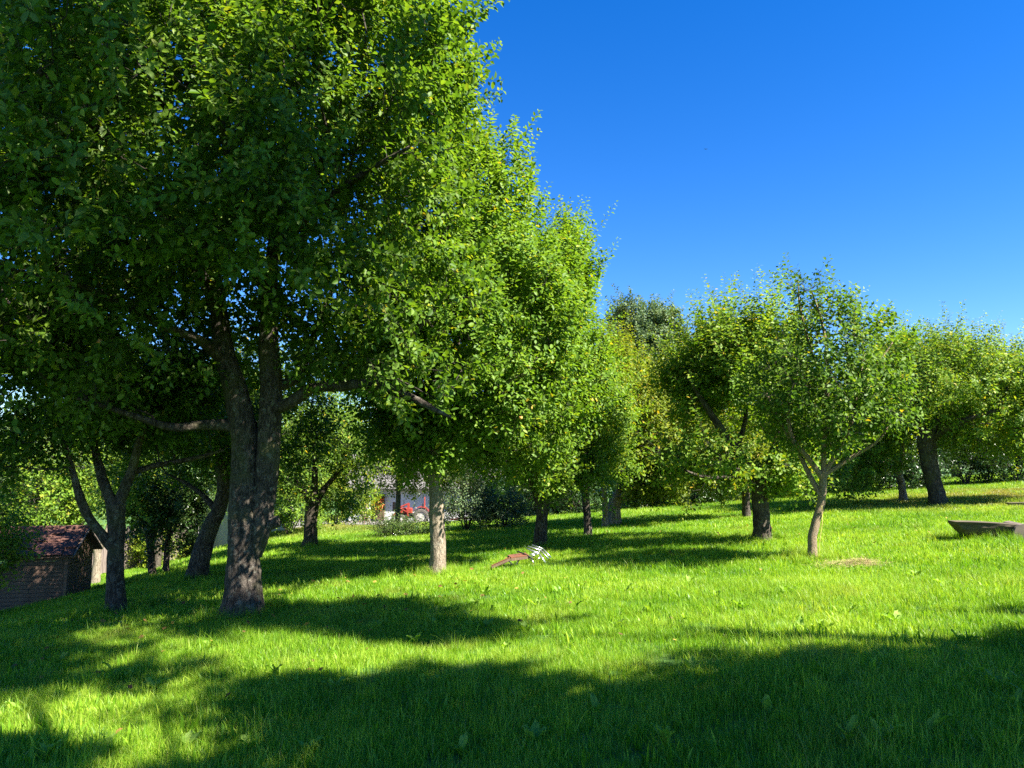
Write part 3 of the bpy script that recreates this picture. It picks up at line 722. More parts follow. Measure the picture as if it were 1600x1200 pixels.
px_tree('apple_tree', 'apple tree standing alone with a pale straight sunlit trunk',
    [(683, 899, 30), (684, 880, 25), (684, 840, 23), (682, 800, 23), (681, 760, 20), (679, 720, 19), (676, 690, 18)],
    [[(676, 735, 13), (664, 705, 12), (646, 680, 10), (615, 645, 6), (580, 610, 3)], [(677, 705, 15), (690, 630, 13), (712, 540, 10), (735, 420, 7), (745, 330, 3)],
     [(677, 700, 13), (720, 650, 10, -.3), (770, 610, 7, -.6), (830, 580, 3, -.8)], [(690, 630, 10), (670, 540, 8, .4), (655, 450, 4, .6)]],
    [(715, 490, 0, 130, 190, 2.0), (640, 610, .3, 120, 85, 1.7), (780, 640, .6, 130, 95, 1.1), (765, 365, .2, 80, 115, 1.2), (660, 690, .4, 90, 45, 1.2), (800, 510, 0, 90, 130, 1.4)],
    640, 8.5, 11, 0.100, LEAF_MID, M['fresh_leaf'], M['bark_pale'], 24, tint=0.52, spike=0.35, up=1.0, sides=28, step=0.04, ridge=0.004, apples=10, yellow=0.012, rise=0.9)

px_tree('apple_tree', 'apple tree with a forked dark trunk standing right behind the toppled lounger',
    [(843, 856, 24), (845, 835, 20), (847, 805, 18), (848, 780, 19)],
    [[(846, 790, 13), (833, 762, 11), (822, 735, 9), (800, 690, 5)], [(849, 788, 14), (857, 745, 12), (862, 690, 10), (868, 600, 7), (872, 480, 4)],
     [(859, 735, 9), (890, 690, 7, -.3), (925, 640, 4, -.5)], [(862, 690, 8), (840, 600, 6, .3), (815, 500, 3, .4)]],
    [(845, 560, 0, 85, 170, 1.8), (885, 630, -.3, 70, 120, 1.5), (850, 710, -.5, 95, 50, 1.3), (880, 460, .1, 45, 90, 1.0), (790, 690, -.3, 70, 50, 1.2)],
    600, 8.5, 10, 0.104, LEAF_LO, M['fresh_leaf'], M['bark'], 25, tint=0.55, spike=0.35, up=1.0, sides=20, ridge=0.004, apples=8, yellow=0.012, rise=0.9)

px_tree('apple_tree', 'apple tree with a bottle shaped short trunk at the foot of the dry bank',
    [(484, 856, 32), (485, 842, 22), (485, 820, 19), (487, 798, 21), (490, 782, 20)],
    [[(489, 790, 13), (470, 765, 9), (450, 735, 5)], [(490, 788, 13), (510, 760, 9), (535, 730, 5)], [(490, 786, 13), (492, 740, 9), (490, 690, 4)]],
    [(500, 710, 0, 95, 70, 1.9), (455, 740, .3, 60, 45, 1.3), (540, 755, -.2, 36, 48, 1.1)],
    304, 7, 9, 0.098, LEAF_LO, M['apple_leaf'], M['bark'], 26, tint=0.62, sides=16, yellow=0.03, spike=0.05)

px_tree('apple_tree', 'slender apple tree with a straight mottled trunk behind the forked one',
    [(919, 838, 15), (918, 815, 12), (916, 790, 12), (914, 765, 12)],
    [[(914, 775, 9), (900, 730, 7), (890, 680, 4)], [(914, 772, 9), (930, 720, 7), (940, 650, 4)]],
    [(920, 660, 0, 60, 100, 1.6), (935, 730, -.4, 55, 40, 1.1)],
    304, 7, 9, 0.098, LEAF_LO, M['fresh_leaf'], M['bark'], 27, tint=0.6, sides=14, yellow=0.03)
px_tree('apple_tree', 'thin apple tree with a light trunk close beside the stout one',
    [(945, 826, 12), (946, 805, 9.5), (945, 780, 9), (942, 750, 8)],
    [[(943, 765, 7), (955, 710, 5), (965, 640, 3)]],
    [(955, 640, .3, 50, 95, 1.5), (985, 700, 0, 55, 60, 1.4)],
    240, 7, 9, 0.103, LEAF_LO, M['yellow_leaf'], M['bark_pale'], 28, tint=0.45, sides=12, yellow=0.05)
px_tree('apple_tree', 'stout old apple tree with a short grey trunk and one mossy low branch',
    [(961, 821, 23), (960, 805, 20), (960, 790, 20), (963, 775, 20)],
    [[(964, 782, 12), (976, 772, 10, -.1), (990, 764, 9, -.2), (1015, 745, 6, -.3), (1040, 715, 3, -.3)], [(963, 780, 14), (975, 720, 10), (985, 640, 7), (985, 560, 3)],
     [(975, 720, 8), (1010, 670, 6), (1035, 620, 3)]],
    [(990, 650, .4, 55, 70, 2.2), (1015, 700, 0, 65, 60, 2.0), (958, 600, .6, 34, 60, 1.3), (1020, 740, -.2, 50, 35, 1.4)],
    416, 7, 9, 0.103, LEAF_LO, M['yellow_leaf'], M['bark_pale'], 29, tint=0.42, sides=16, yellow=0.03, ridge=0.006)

# --- right half
px_tree('apple_tree', 'old apple tree with a cut off dark trunk and one long leaning limb',
    [(1192, 848, 34), (1191, 835, 29), (1190, 810, 26), (1188, 780, 26), (1187, 752, 26), (1186, 740, 18)],
    [[(1186, 765, 17), (1168, 735, 16), (1148, 702, 15, -.1), (1126, 670, 13, -.2), (1100, 630, 8, -.2), (1075, 590, 3, -.2)],
     [(1188, 760, 15), (1205, 715, 12, .2), (1222, 660, 9, .4), (1235, 590, 4, .5)], [(1150, 704, 9), (1165, 650, 7, .2), (1160, 580, 4, .3)],
     [(1186, 760, 9), (1150, 748, 7, -.4), (1100, 745, 5, -.6), (1070, 735, 3, -.7)]],
    [(1140, 600, .2, 90, 75, 1.5), (1200, 610, .4, 62, 85, 1.4), (1225, 728, -.1, 55, 34, 1.0), (1110, 715, -.4, 75, 34, 1.1), (1170, 545, .4, 75, 45, 1.2)],
    360, 8, 9, 0.100, LEAF_LO, M['fresh_leaf'], M['bark'], 31, tint=0.62, sides=24, step=0.04, ridge=0.005, yellow=0.03, apples=4)
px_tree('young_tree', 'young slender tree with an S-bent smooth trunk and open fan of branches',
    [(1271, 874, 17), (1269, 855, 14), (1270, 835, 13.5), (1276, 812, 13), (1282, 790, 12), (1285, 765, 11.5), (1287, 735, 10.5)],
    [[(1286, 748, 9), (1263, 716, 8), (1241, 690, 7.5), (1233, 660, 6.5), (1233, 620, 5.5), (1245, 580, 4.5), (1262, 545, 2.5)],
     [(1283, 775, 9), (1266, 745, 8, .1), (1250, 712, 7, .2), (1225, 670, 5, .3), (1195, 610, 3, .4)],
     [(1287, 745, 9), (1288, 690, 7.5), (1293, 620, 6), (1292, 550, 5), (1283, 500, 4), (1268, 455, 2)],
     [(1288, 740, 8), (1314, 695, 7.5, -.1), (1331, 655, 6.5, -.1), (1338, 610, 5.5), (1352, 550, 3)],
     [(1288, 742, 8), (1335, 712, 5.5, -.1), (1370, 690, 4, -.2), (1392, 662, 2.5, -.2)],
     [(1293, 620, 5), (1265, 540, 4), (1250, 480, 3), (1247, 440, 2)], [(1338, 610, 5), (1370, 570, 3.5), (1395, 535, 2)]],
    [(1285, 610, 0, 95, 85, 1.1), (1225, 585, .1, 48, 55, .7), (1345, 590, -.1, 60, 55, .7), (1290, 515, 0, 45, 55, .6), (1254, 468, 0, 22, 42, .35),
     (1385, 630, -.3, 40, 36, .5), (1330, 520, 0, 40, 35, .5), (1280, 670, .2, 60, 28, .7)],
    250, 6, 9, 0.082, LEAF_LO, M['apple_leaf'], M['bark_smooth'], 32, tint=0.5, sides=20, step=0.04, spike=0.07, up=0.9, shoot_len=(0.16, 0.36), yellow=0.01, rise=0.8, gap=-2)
px_tree('apple_tree', 'small yellowing apple tree in the row before the dark undergrowth',
    [(1167, 810, 15), (1166, 790, 12), (1165, 765, 12), (1160, 745, 11)],
    [[(1161, 752, 9), (1140, 715, 7), (1120, 670, 4)], [(1161, 750, 9), (1175, 700, 6), (1180, 650, 3)]],
    [(1085, 680, .5, 75, 85, 1.9), (1060, 740, .2, 55, 40, 1.5), (1110, 590, .8, 50, 55, 1.5), (1140, 700, .3, 60, 60, 1.5)],
    368, 7, 9, 0.103, LEAF_LO, M['yellow_leaf'], M['bark'], 33, tint=0.42, sides=12, yellow=0.03)
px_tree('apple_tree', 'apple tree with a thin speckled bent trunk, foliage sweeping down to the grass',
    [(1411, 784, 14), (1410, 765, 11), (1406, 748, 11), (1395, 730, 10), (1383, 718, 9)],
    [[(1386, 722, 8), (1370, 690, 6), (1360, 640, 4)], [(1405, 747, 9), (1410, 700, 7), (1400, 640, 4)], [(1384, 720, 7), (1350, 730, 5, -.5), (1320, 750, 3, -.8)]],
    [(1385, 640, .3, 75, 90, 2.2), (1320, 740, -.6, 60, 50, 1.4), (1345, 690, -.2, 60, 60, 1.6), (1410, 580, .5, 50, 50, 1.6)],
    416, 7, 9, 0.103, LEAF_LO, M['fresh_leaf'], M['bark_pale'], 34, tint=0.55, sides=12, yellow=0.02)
px_tree('apple_tree', 'broad apple tree with a leaning thick dark trunk near the log benches',
    [(1467, 789, 30), (1464, 775, 25), (1458, 750, 23), (1451, 715, 25), (1447, 690, 27), (1448, 672, 24)],
    [[(1448, 685, 15), (1430, 650, 11), (1415, 600, 6)], [(1450, 685, 15), (1475, 640, 12), (1500, 580, 6)], [(1450, 690, 12), (1500, 660, 9, -.5), (1560, 640, 5, -.9)]],
    [(1480, 610, 0, 110, 62, 2.2), (1560, 640, -.6, 85, 70, 2.0), (1470, 572, .3, 75, 30, 1.6), (1600, 640, 0, 70, 70, 2.0)],
    576, 7.5, 9, 0.098, LEAF_LO, M['fresh_leaf'], M['bark'], 35, tint=0.68, sides=20, ridge=0.006, yellow=0.02)

# --- small trees by the fence
px_tree('young_tree', 'slim dark sapling standing first in the shade before the board fence',
    [(238, 903, 14), (237, 880, 11), (234, 850, 10), (228, 810, 8), (225, 770, 5)], [[(235, 850, 6), (250, 815, 5), (262, 780, 3)]],
    [(225, 770, 0, 45, 45, 1.0), (212, 800, .3, 30, 35, .9)], 112, 7, 9, 0.092, LEAF_LO, M['fresh_leaf'], M['bark'], 41, tint=0.6, sides=10)
px_tree('young_tree', 'thin dark sapling with leafy stem just uphill of its neighbour',
    [(259, 898, 11), (260, 875, 9), (262, 845, 8), (268, 810, 6), (272, 770, 4)], [[(262, 845, 5), (278, 815, 4), (292, 790, 2)]],
    [(270, 800, 0, 45, 55, 1.0), (285, 800, .3, 28, 25, .7)], 120, 7, 9, 0.092, LEAF_LO, M['dark_leaf'], M['bark'], 42, tint=0.6, sides=10)
px_tree('fruit_tree', 'crooked fruit tree with a whitewashed foot at the corner of the shed',
    [(148, 912, 16), (150, 890, 12), (152, 865, 11), (143, 845, 10), (130, 828, 9), (120, 800, 6)], [[(152, 868, 8), (165, 835, 6), (175, 795, 3)]],
    [(115, 775, .2, 60, 35, 1.4), (40, 795, -.4, 75, 35, 1.2), (80, 815, -.6, 40, 22, .8)], 192, 7, 9, 0.098, LEAF_LO, M['fresh_leaf'], M['bark_pale'], 43, tint=0.7, sides=12)

# --- trees beyond the orchard
FAR = 'trees standing beyond the orchard'
def far_tree(name, label, px, top, bottom, rx, depth, mat, seed, n=200, leaf=0.13, tint=0.5, trunk_w=0.35, bark='bark', shoots=7, per=8, lobes=None, spike=0.06, shoot_len=(0.35, 0.75), yellow=0.01, sparse=False):
    b = P(px, 760, depth); b = on_ground(b[0], b[1]); k = depth / FPX
    tz = P(px, top, depth)[2]; bz = P(px, bottom, depth)[2]; cz = (tz + bz) / 2; rz = (tz - bz) / 2
    g = np.random.default_rng(seed); el = []
    lb = lobes or 5
    for q in range(lb):
        a = g.uniform(0, 6.28); f = 0 if q == 0 else 0.5
        c = np.array([b[0] + math.cos(a) * rx * k * f, b[1] + math.sin(a) * rx * k * f, cz + g.uniform(-0.45, 0.4) * rz * (q > 0)])
        el.append((c, np.array([rx * k, rx * k, rz]) * (0.78 if q == 0 else g.uniform(0.4, 0.55))))
    zc = cz
    trunk = [(b + np.array([0, 0, -0.1]), trunk_w * 0.65), (b + np.array([0.03, 0, 0.5]), trunk_w * 0.5), (np.array([b[0] + 0.1, b[1], (b[2] + zc) / 2]), trunk_w * 0.42), (np.array([b[0], b[1], zc]), trunk_w * 0.28), (np.array([b[0] - 0.1, b[1], zc + rz * 0.5]), trunk_w * 0.12)]
    limbs = []
    for q in range(5):
        a = q * 1.26 + g.uniform(0, 0.8); h0 = b[2] + (zc - b[2]) * g.uniform(0.55, 0.95)
        s = np.array([b[0], b[1], h0]); e = s + np.array([math.cos(a) * rx * k * 0.65, math.sin(a) * rx * k * 0.65, rz * g.uniform(0.3, 0.9)])
        limbs.append([(s, trunk_w * 0.22), ((s + e) / 2 + np.array([0, 0, -0.05 * rx * k]), trunk_w * 0.14), (e, trunk_w * 0.04)])
    return make_tree(name, label, 'tree', b, trunk, limbs, el, int(n * 1.3), shoots, per, leaf * 1.22, LEAF_LO, mat, M[bark], seed, tint=tint, sides=8, step=0.4, spike=spike, twig_r=0.006,
                     shoot_len=shoot_len, loose=2.2, yellow=yellow, apples=0)
far_tree('oak_tree', 'tall blue green oak rising above the yellow trees', 1022, 462, 660, 74, 52, M['blue_leaf'], 51, n=460, leaf=0.20, tint=0.65, trunk_w=0.6, shoots=9, lobes=9, spike=.1)
far_tree('birch_tree', 'loose airy grey green tree top between the oak and the young tree', 1152, 488, 680, 50, 44, M['blue_leaf'], 52, n=190, leaf=0.14, tint=0.75, spike=0.25, shoots=5)
far_tree('birch_tree', 'thin grey leaved tree showing at the edge of the picture by the broad tree', 1592, 530, 720, 55, 40, M['blue_leaf'], 53, n=150, leaf=0.13, tint=0.6, spike=0.25, shoots=5)
far_tree('ash_tree', 'pale brownish tree top showing over the broad apple tree', 1495, 524, 720, 75, 34, M['yellow_leaf'], 54, n=240, leaf=0.11, tint=0.2, spike=0.12)
far_tree('ash_tree', 'sparse twiggy tree top peeping out beside the young tree', 1420, 515, 720, 55, 36, M['yellow_leaf'], 55, n=150, leaf=0.11, tint=0.25, spike=0.25, shoots=5)
far_tree('maple_tree', 'olive coloured tree behind the stout grey trunk, below the oak', 975, 560, 740, 55, 33, M['yellow_leaf'], 56, n=300, leaf=0.10, tint=0.25, yellow=0.01)
far_tree('maple_tree', 'golden edged tree beneath the oak', 1075, 580, 740, 62, 30, M['yellow_leaf'], 57, n=260, leaf=0.10, tint=0.5, yellow=0.04)
far_tree('maple_tree', 'green tree closing the row behind the bent trunk', 1340, 590, 760, 70, 31, M['fresh_leaf'], 58, n=260, leaf=0.10, tint=0.35)
far_tree('maple_tree', 'green tree closing the row behind the cut off trunk', 1215, 560, 750, 70, 32, M['fresh_leaf'], 59, n=260, leaf=0.10, tint=0.3, yellow=0.04)
far_tree('lime_tree', 'tall light green tree over the board fence', 250, 560, 800, 120, 34, M['fresh_leaf'], 61, n=260, leaf=0.13, tint=0.6)
far_tree('lime_tree', 'light green tree behind the timber shed', 60, 600, 860, 110, 30, M['fresh_leaf'], 62, n=240, leaf=0.12, tint=0.65)
far_tree('lime_tree', 'tree over the plaster wall', 400, 600, 800, 95, 38, M['apple_leaf'], 63, n=240, leaf=0.13, tint=0.6)
far_tree('walnut_tree', 'loose leaved tree before the farmhouse roof', 620, 640, 776, 75, 44, M['yellow_leaf'], 64, n=200, leaf=0.14, tint=0.2, shoots=6)
far_tree('walnut_tree', 'olive green tree hanging over the dark trailer', 720, 640, 785, 60, 42, M['yellow_leaf'], 65, n=190, leaf=0.14, tint=0.25, shoots=6)
far_tree('walnut_tree', 'dark tree at the end of the yard behind the forked trunk', 845, 640, 805, 62, 40, M['dark_leaf'], 66, n=220, leaf=0.14, tint=0.5)
far_tree('lime_tree', 'tall tree beyond the farmhouse', 530, 560, 790, 120, 82, M['apple_leaf'], 67, n=240, leaf=0.26, tint=0.55, shoot_len=(0.6, 1.3))

# --- trees beside and behind the photographer, whose shade lies on the near grass
TOSUN = np.array([sun_dir.x, sun_dir.y, sun_dir.z]) / sun_dir.z
def side_tree(label, lobes, seed, n, foot=None):
    """lobes: (x, y) on the ground that the lobe shades, its height above it, radii"""
    g = np.random.default_rng(seed); el = []
    for (sx, sy, h, rx, ry, rz) in lobes:
        c = on_ground(sx, sy) + TOSUN * h; el.append((c, np.array([rx, ry, rz])))
    x = float(np.mean([e[0][0] for e in el])); y = float(np.mean([e[0][1] for e in el])); cz = float(np.mean([e[0][2] for e in el]))
    if foot: x, y = foot
    b = on_ground(x, y); hz = b[2] + 0.55 * (cz - b[2])
    tk = [(b + np.array([0, 0, -.1]), .3), (b + np.array([0, 0, .5]), .22), (np.array([x, y, hz]), .18), (np.array([x, y, cz]), .1)]
    lm = [[(np.array([x, y, hz]), .07), (np.array([x, y, hz]) * .5 + e[0] * .5 + np.array([0, 0, -.15]), .03), (e[0], .01)] for e in el]
    make_tree('apple_tree', label, 'tree', b, tk, lm, el, n, 8, 10, 0.14, LEAF_LO, M['apple_leaf'], M['bark'], seed, tint=0.5, sides=10, step=0.2)
side_tree('apple tree beside the photographer shading the near grass', [(2.4, 4.5, 4.8, 1.7, 1.35, 1.5), (4.2, 4.6, 4.3, 1.6, 1.5, 1.4), (0.7, 4.9, 5.6, 1.3, 0.9, 1.0), (3.0, 3.4, 5.4, 2.0, 1.6, 1.5), (-0.7, 5.3, 6.1, 0.9, 0.6, 0.6)], 71, 470)
side_tree('apple tree uphill of the photographer', [(6.2, 5.0, 4.8, 1.7, 1.5, 1.4), (7.8, 4.6, 4.8, 1.7, 1.6, 1.5), (6.6, 3.4, 5.4, 2.0, 1.6, 1.5), (7.6, 7.3, 4.2, 1.2, .9, .9)], 72, 420)
side_tree('tall apple tree behind the photographer', [(-1.2, 3.6, 7.0, 1.7, 1.0, 1.2), (0.6, 3.2, 6.6, 1.7, 1.2, 1.4), (-2.6, 4.1, 7.4, 1.1, 0.6, 0.8), (-0.2, 2.0, 7.0, 2.0, 1.5, 1.5),
    (-4.5, 9.3, 9.4, 0.9, 0.6, 0.7), (-6.6, 10.2, 10.4, 1.3, 0.8, 0.7), (-2.2, 3.7, 7.2, 1.6, .8, .8), (-3.2, 4.7, 8.0, .8, .5, .7), (-4.5, 6.3, 8.6, .9, .6, .7), (-5.4, 8.4, 9.2, 1.3, 0.7, 0.8), (-4.4, 7.0, 8.6, 1.1, 0.6, 0.8), (-6.6, 7.4, 9.0, 1.2, 0.9, 0.8), (-3.7, 5.3, 8.2, 1.0, .6, .7), (-2.4, 4.75, 7.8, .8, .5, .7), (-5.2, 5.6, 8.0, 1.2, 0.8, 0.8),
    (-9.8, 8.4, 9.6, 1.5, 1.0, .9), (-11.5, 9.4, 10, 1.6, 1.1, 1.0)], 73, 1000, foot=(3.6, -0.8))
side_tree('tall apple tree standing uphill outside the view', [(-1.9, 9.6, 8.6, .9, .8, .7), (-2.4, 8.7, 8.4, .7, .55, .6), (-1.0, 8.3, 8.6, .7, .45, .6), (-.7, 6.25, 8.4, .9, .35, .6), (1.0, 4.4, 8.0, 1.4, .9, .9)], 74, 420, foot=(8.6, 3.6))

# ------------------------------------------------------------------ bushes
def bush(name, label, base, rx, ry, rz, mat, seed, n=110, leaf=0.09, tint=0.5, shape=None, shoots=6, per=9, group=None, yellow=0.01, lift=0.05):
    g = np.random.default_rng(seed); b = np.asarray(base, float)
    el = [(b + np.array([0, 0, rz * 0.9 + lift]), np.array([rx, ry, rz]) * 0.85)]
    for q in range(4):
        a = g.uniform(0, 6.28); el.append((b + np.array([math.cos(a) * rx * .5, math.sin(a) * ry * .5, rz * g.uniform(.6, 1.2) + lift]), np.array([rx, ry, rz]) * g.uniform(.4, .55)))
    tk = [(b + np.array([0, 0, -.05]), .04), (b + np.array([0, 0, rz * .5]), .025)]
    tk.insert(1, (b + np.array([.02, 0, rz * .25]), .03))
    lm = []
    for q in range(4):
        a = q * 1.6 + g.uniform(0, 1); e = b + np.array([math.cos(a) * rx * .5, math.sin(a) * ry * .5, rz * 1.1]); s = b + np.array([math.cos(a) * .05, math.sin(a) * .05, 0])
        lm.append([(s, .025), ((s + e) / 2, .018), (e, .006)])
    t = make_tree(name, label, 'bush', b, tk, lm, el, n, shoots, per, leaf, shape or LEAF_LO, mat, M['twig'], seed, tint=tint, sides=6, step=0.3, spike=0.1, group=group, yellow=yellow)
    return t
bush('hazel_bush', 'pale green bush at the foot of the plaster wall', ground_at(452, 834), 1.7, 1.0, 1.25, M['fresh_leaf'], 81, n=170, tint=0.6)
b0 = P(522, 818, 31); bush('hazel_bush', 'tall sunlit yellow green bush on the bank before the farmhouse', on_ground(b0[0], b0[1]), 1.25, 1.1, 1.15, M['fresh_leaf'], 82, n=150, tint=0.85, yellow=0.03)
bush('low_bush', 'low dark bush on the slope below the tractor', ground_at(625, 838), 1.0, .5, .16, M['dark_leaf'], 83, n=70, leaf=0.06, tint=0.9)
bush('willow_bush', 'grey leaved bush leaning next to the pale sunlit trunk', ground_at(728, 830), .75, .7, .85, M['blue_leaf'], 84, n=110, leaf=0.07, tint=0.65)
bush('willow_bush', 'small grey green bush at the end of the yard', ground_at(790, 824), .6, .5, .55, M['blue_leaf'], 85, n=70, leaf=0.08, tint=0.6)
b0 = P(-5, 905, 14.6); bush('elder_bush', 'sunlit light green bush overhanging the timber shed', on_ground(b0[0] - .3, b0[1]), 0.7, .6, 0.75, M['fresh_leaf'], 86, n=80, tint=0.8, leaf=0.085, lift=0.75)
bush('elder_bush', 'bright bush between the fence and the forked low tree', ground_at(222, 893) + np.array([0, 1.2, 0]), .8, .7, .95, M['fresh_leaf'], 87, n=100, tint=0.8)
bush('privet_bush', 'leafy green bush at the meeting of fence and plaster wall', ground_at(292, 872) + np.array([0, .3, 0]), .55, .5, .5, M['dark_leaf'], 88, n=60, tint=0.8)
# dark undergrowth behind the orchard's upper edge
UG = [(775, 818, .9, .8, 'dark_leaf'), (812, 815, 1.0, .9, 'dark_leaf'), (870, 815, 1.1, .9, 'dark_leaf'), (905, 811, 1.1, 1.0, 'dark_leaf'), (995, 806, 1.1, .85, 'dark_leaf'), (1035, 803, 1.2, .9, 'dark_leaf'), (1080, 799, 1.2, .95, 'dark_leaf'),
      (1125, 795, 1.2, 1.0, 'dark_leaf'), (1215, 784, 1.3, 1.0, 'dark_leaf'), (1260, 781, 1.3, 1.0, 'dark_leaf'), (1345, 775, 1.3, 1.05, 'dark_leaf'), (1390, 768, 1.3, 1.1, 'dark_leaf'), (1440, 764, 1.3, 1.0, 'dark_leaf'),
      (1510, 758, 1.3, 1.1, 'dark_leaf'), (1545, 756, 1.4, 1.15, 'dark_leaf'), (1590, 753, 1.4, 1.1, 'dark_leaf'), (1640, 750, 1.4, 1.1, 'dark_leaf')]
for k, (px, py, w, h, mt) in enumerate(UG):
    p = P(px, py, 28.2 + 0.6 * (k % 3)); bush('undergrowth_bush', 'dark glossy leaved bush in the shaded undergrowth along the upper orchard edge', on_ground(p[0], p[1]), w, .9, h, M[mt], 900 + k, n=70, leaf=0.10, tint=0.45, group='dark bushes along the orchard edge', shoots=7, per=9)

# ------------------------------------------------------------------ timber shed with tiled roof
def shed():
    c = ground_at(100, 937); e = P(141, 915, c[1] + 1.5)
    ax = np.array([-1.0, 0.02, 0]); ax /= np.linalg.norm(ax)         # along the long front wall, downhill
    sx = e - c; sx[2] = 0; depth_len = 1.5; sx = sx / np.linalg.norm(sx)
    rz = 0.0
    t = thing('timber_shed', 'small dark timber shed with a mossy red tiled roof at the bottom of the slope', 'shed', c)
    k = c[1] / FPX; H = 70 * k; LEN = 3.3; ang = math.atan2(sx[1], sx[0])
    SXv = Vector((math.cos(ang), math.sin(ang), 0)); AX = Vector((-math.sin(ang + .12), math.cos(ang + .12), 0)); AX = AX if AX.x < 0 else -AX
    drop = float(G(c[0] - LEN, c[1]) - c[2]) - 0.2
    def at(a, s, z): return AX * a + SXv * s + Vector((0, 0, z))
    # near-black box behind the cladding, the shed's inner shade put into its colour
    MB().prism([at(.05, .06, drop), at(LEN, .06, drop), at(LEN, .06, H * .62), at(.05, .06, H * .62)], SXv * (depth_len - .12)).build('inner_shade', M['dark'], t)
    rows = 12; ph = H / rows
    fm = None
    wx0, wx1 = 1.05, 2.25; wz0, wz1 = H * .70, H * .97           # opening in the front wall
    def plank(p0, p1, z0, z1, out):
        d = (p1 - p0); L = d.length; m = MB(); m.box((0, 0, 0), (L, 0.022, z1 - z0 - .004), bev=0.003)
        o = m.build('plank', M['shed_wood'], t); mid = (p0 + p1) / 2; o.location = mid + Vector((0, 0, (z0 + z1) / 2)) + out
        o.rotation_euler = (0, 0, math.atan2(d.y, d.x)); return o
    fo = Vector((AX.y, -AX.x, 0)); fo = (fo if fo.y < 0 else -fo) * .012; so_ = Vector((math.sin(ang), -math.cos(ang), 0)) * 0.012
    zr = np.arange(drop + .0, H - 1e-4, ph)
    for i, z in enumerate(np.arange(0, H - 1e-3, ph)):
        jit = 0.004 * (i % 3)
        if z + ph * .5 > wz0 and z < wz1:
            plank(at(0, 0, 0), at(wx0, 0, 0), z, z + ph, fo * (1 + jit)); plank(at(wx1, 0, 0), at(LEN, 0, 0), z, z + ph, fo)
        else: plank(at(0, 0, 0), at(LEN, 0, 0), z, z + ph, fo * (1 + jit * 10))
        plank(at(0, 0, 0), at(0, depth_len, 0), z, z + ph, so_)
    z = -ph
    while z > drop: plank(at(0, 0, 0), at(LEN, 0, 0), z, z + ph, fo); z -= ph
    RH = 0.46; ov = 0.14
    for i in range(4):                                                # gable boards
        z0 = H + i * ph; f = (i + .15) * ph / RH; 
        if f > .95: break
        plank(at(0, depth_len * .5 * f, 0), at(0, depth_len * (1 - .5 * f), 0), z0, z0 + ph, so_)
    for s, l in ((0.0, 'corner_post'),):
        MB().box((0, 0, 0), (.07, .07, H)).build('corner_post', M['shed_wood'], t).location = at(-.02, -.0, H / 2) + Vector((0.01, -.03, 0))
    MB().box((0, 0, 0), (wx1 - wx0 + .16, .1, .04), bev=.004).build('window_sill', M['grey_wood'], t).location = at((wx0 + wx1) / 2, -.03, wz0 + .02) + Vector((0, -.03, 0))
    MB().box((0, 0, 0), (.07, .07, H * .36)).build('window_post', M['shed_wood'], t).location = at(wx0 - .03, 0, H * .83)
    MB().box((0, 0, 0), (.07, .07, H * .36)).build('window_post', M['shed_wood'], t).location = at(wx1 + .03, 0, H * .83)
    # roof: deck plus tiles
    ridge = at(0, depth_len / 2, H + RH); 
    tm = MB().box((0, 0, 0), (.2, .27, .02), bev=.006).mesh('tile'); tm.materials.append(M['roof_red'])
    for side in (0, 1):
        e0 = at(-ov, -ov if side == 0 else depth_len + ov, H - .06); r0 = at(-ov, depth_len / 2, H + RH)
        up = (r0 - e0); n_r = 4; along = AX
        MB().prism([e0, r0, r0 + along * (LEN + 2 * ov), e0 + along * (LEN + 2 * ov)], Vector((0, 0, -.025))).build('roof_deck', M['shed_wood'], t)
        nrm = along.cross(up).normalized(); nrm = nrm if nrm.z > 0 else -nrm
        rot = Matrix((along.normalized(), nrm.cross(along).normalized(), nrm)).transposed()
        for r in range(n_r):
            for q in range(int((LEN + 2 * ov) / .205)):
                o = link('tile', tm, t); cpt = e0 + up * ((r + .5) / n_r) + along * (.1 + q * .205) + nrm * (.02 + .006 * ((q * 7 + r * 3) % 4))
                o.matrix_local = Matrix.Translation(cpt) @ rot.to_4x4() @ Matrix.Rotation(R(4), 4, 'X') @ Matrix.Rotation(R(rng.uniform(-2, 2)), 4, 'Z')
    MB().cyl(ridge + AX * -ov, ridge + AX * (LEN + ov), .07, n=8).build('ridge_cap', M['roof_red'], t)
    a, b = at(-.16, -ov, H - .07), at(-.16, depth_len / 2, H + RH); MB().cyl(a, b, .025, n=6).build('barge_board', M['grey_wood'], t)
    a, b = at(-.16, depth_len + ov, H - .07), at(-.16, depth_len / 2, H + RH); MB().cyl(a, b, .025, n=6).build('barge_board', M['grey_wood'], t)
shed()

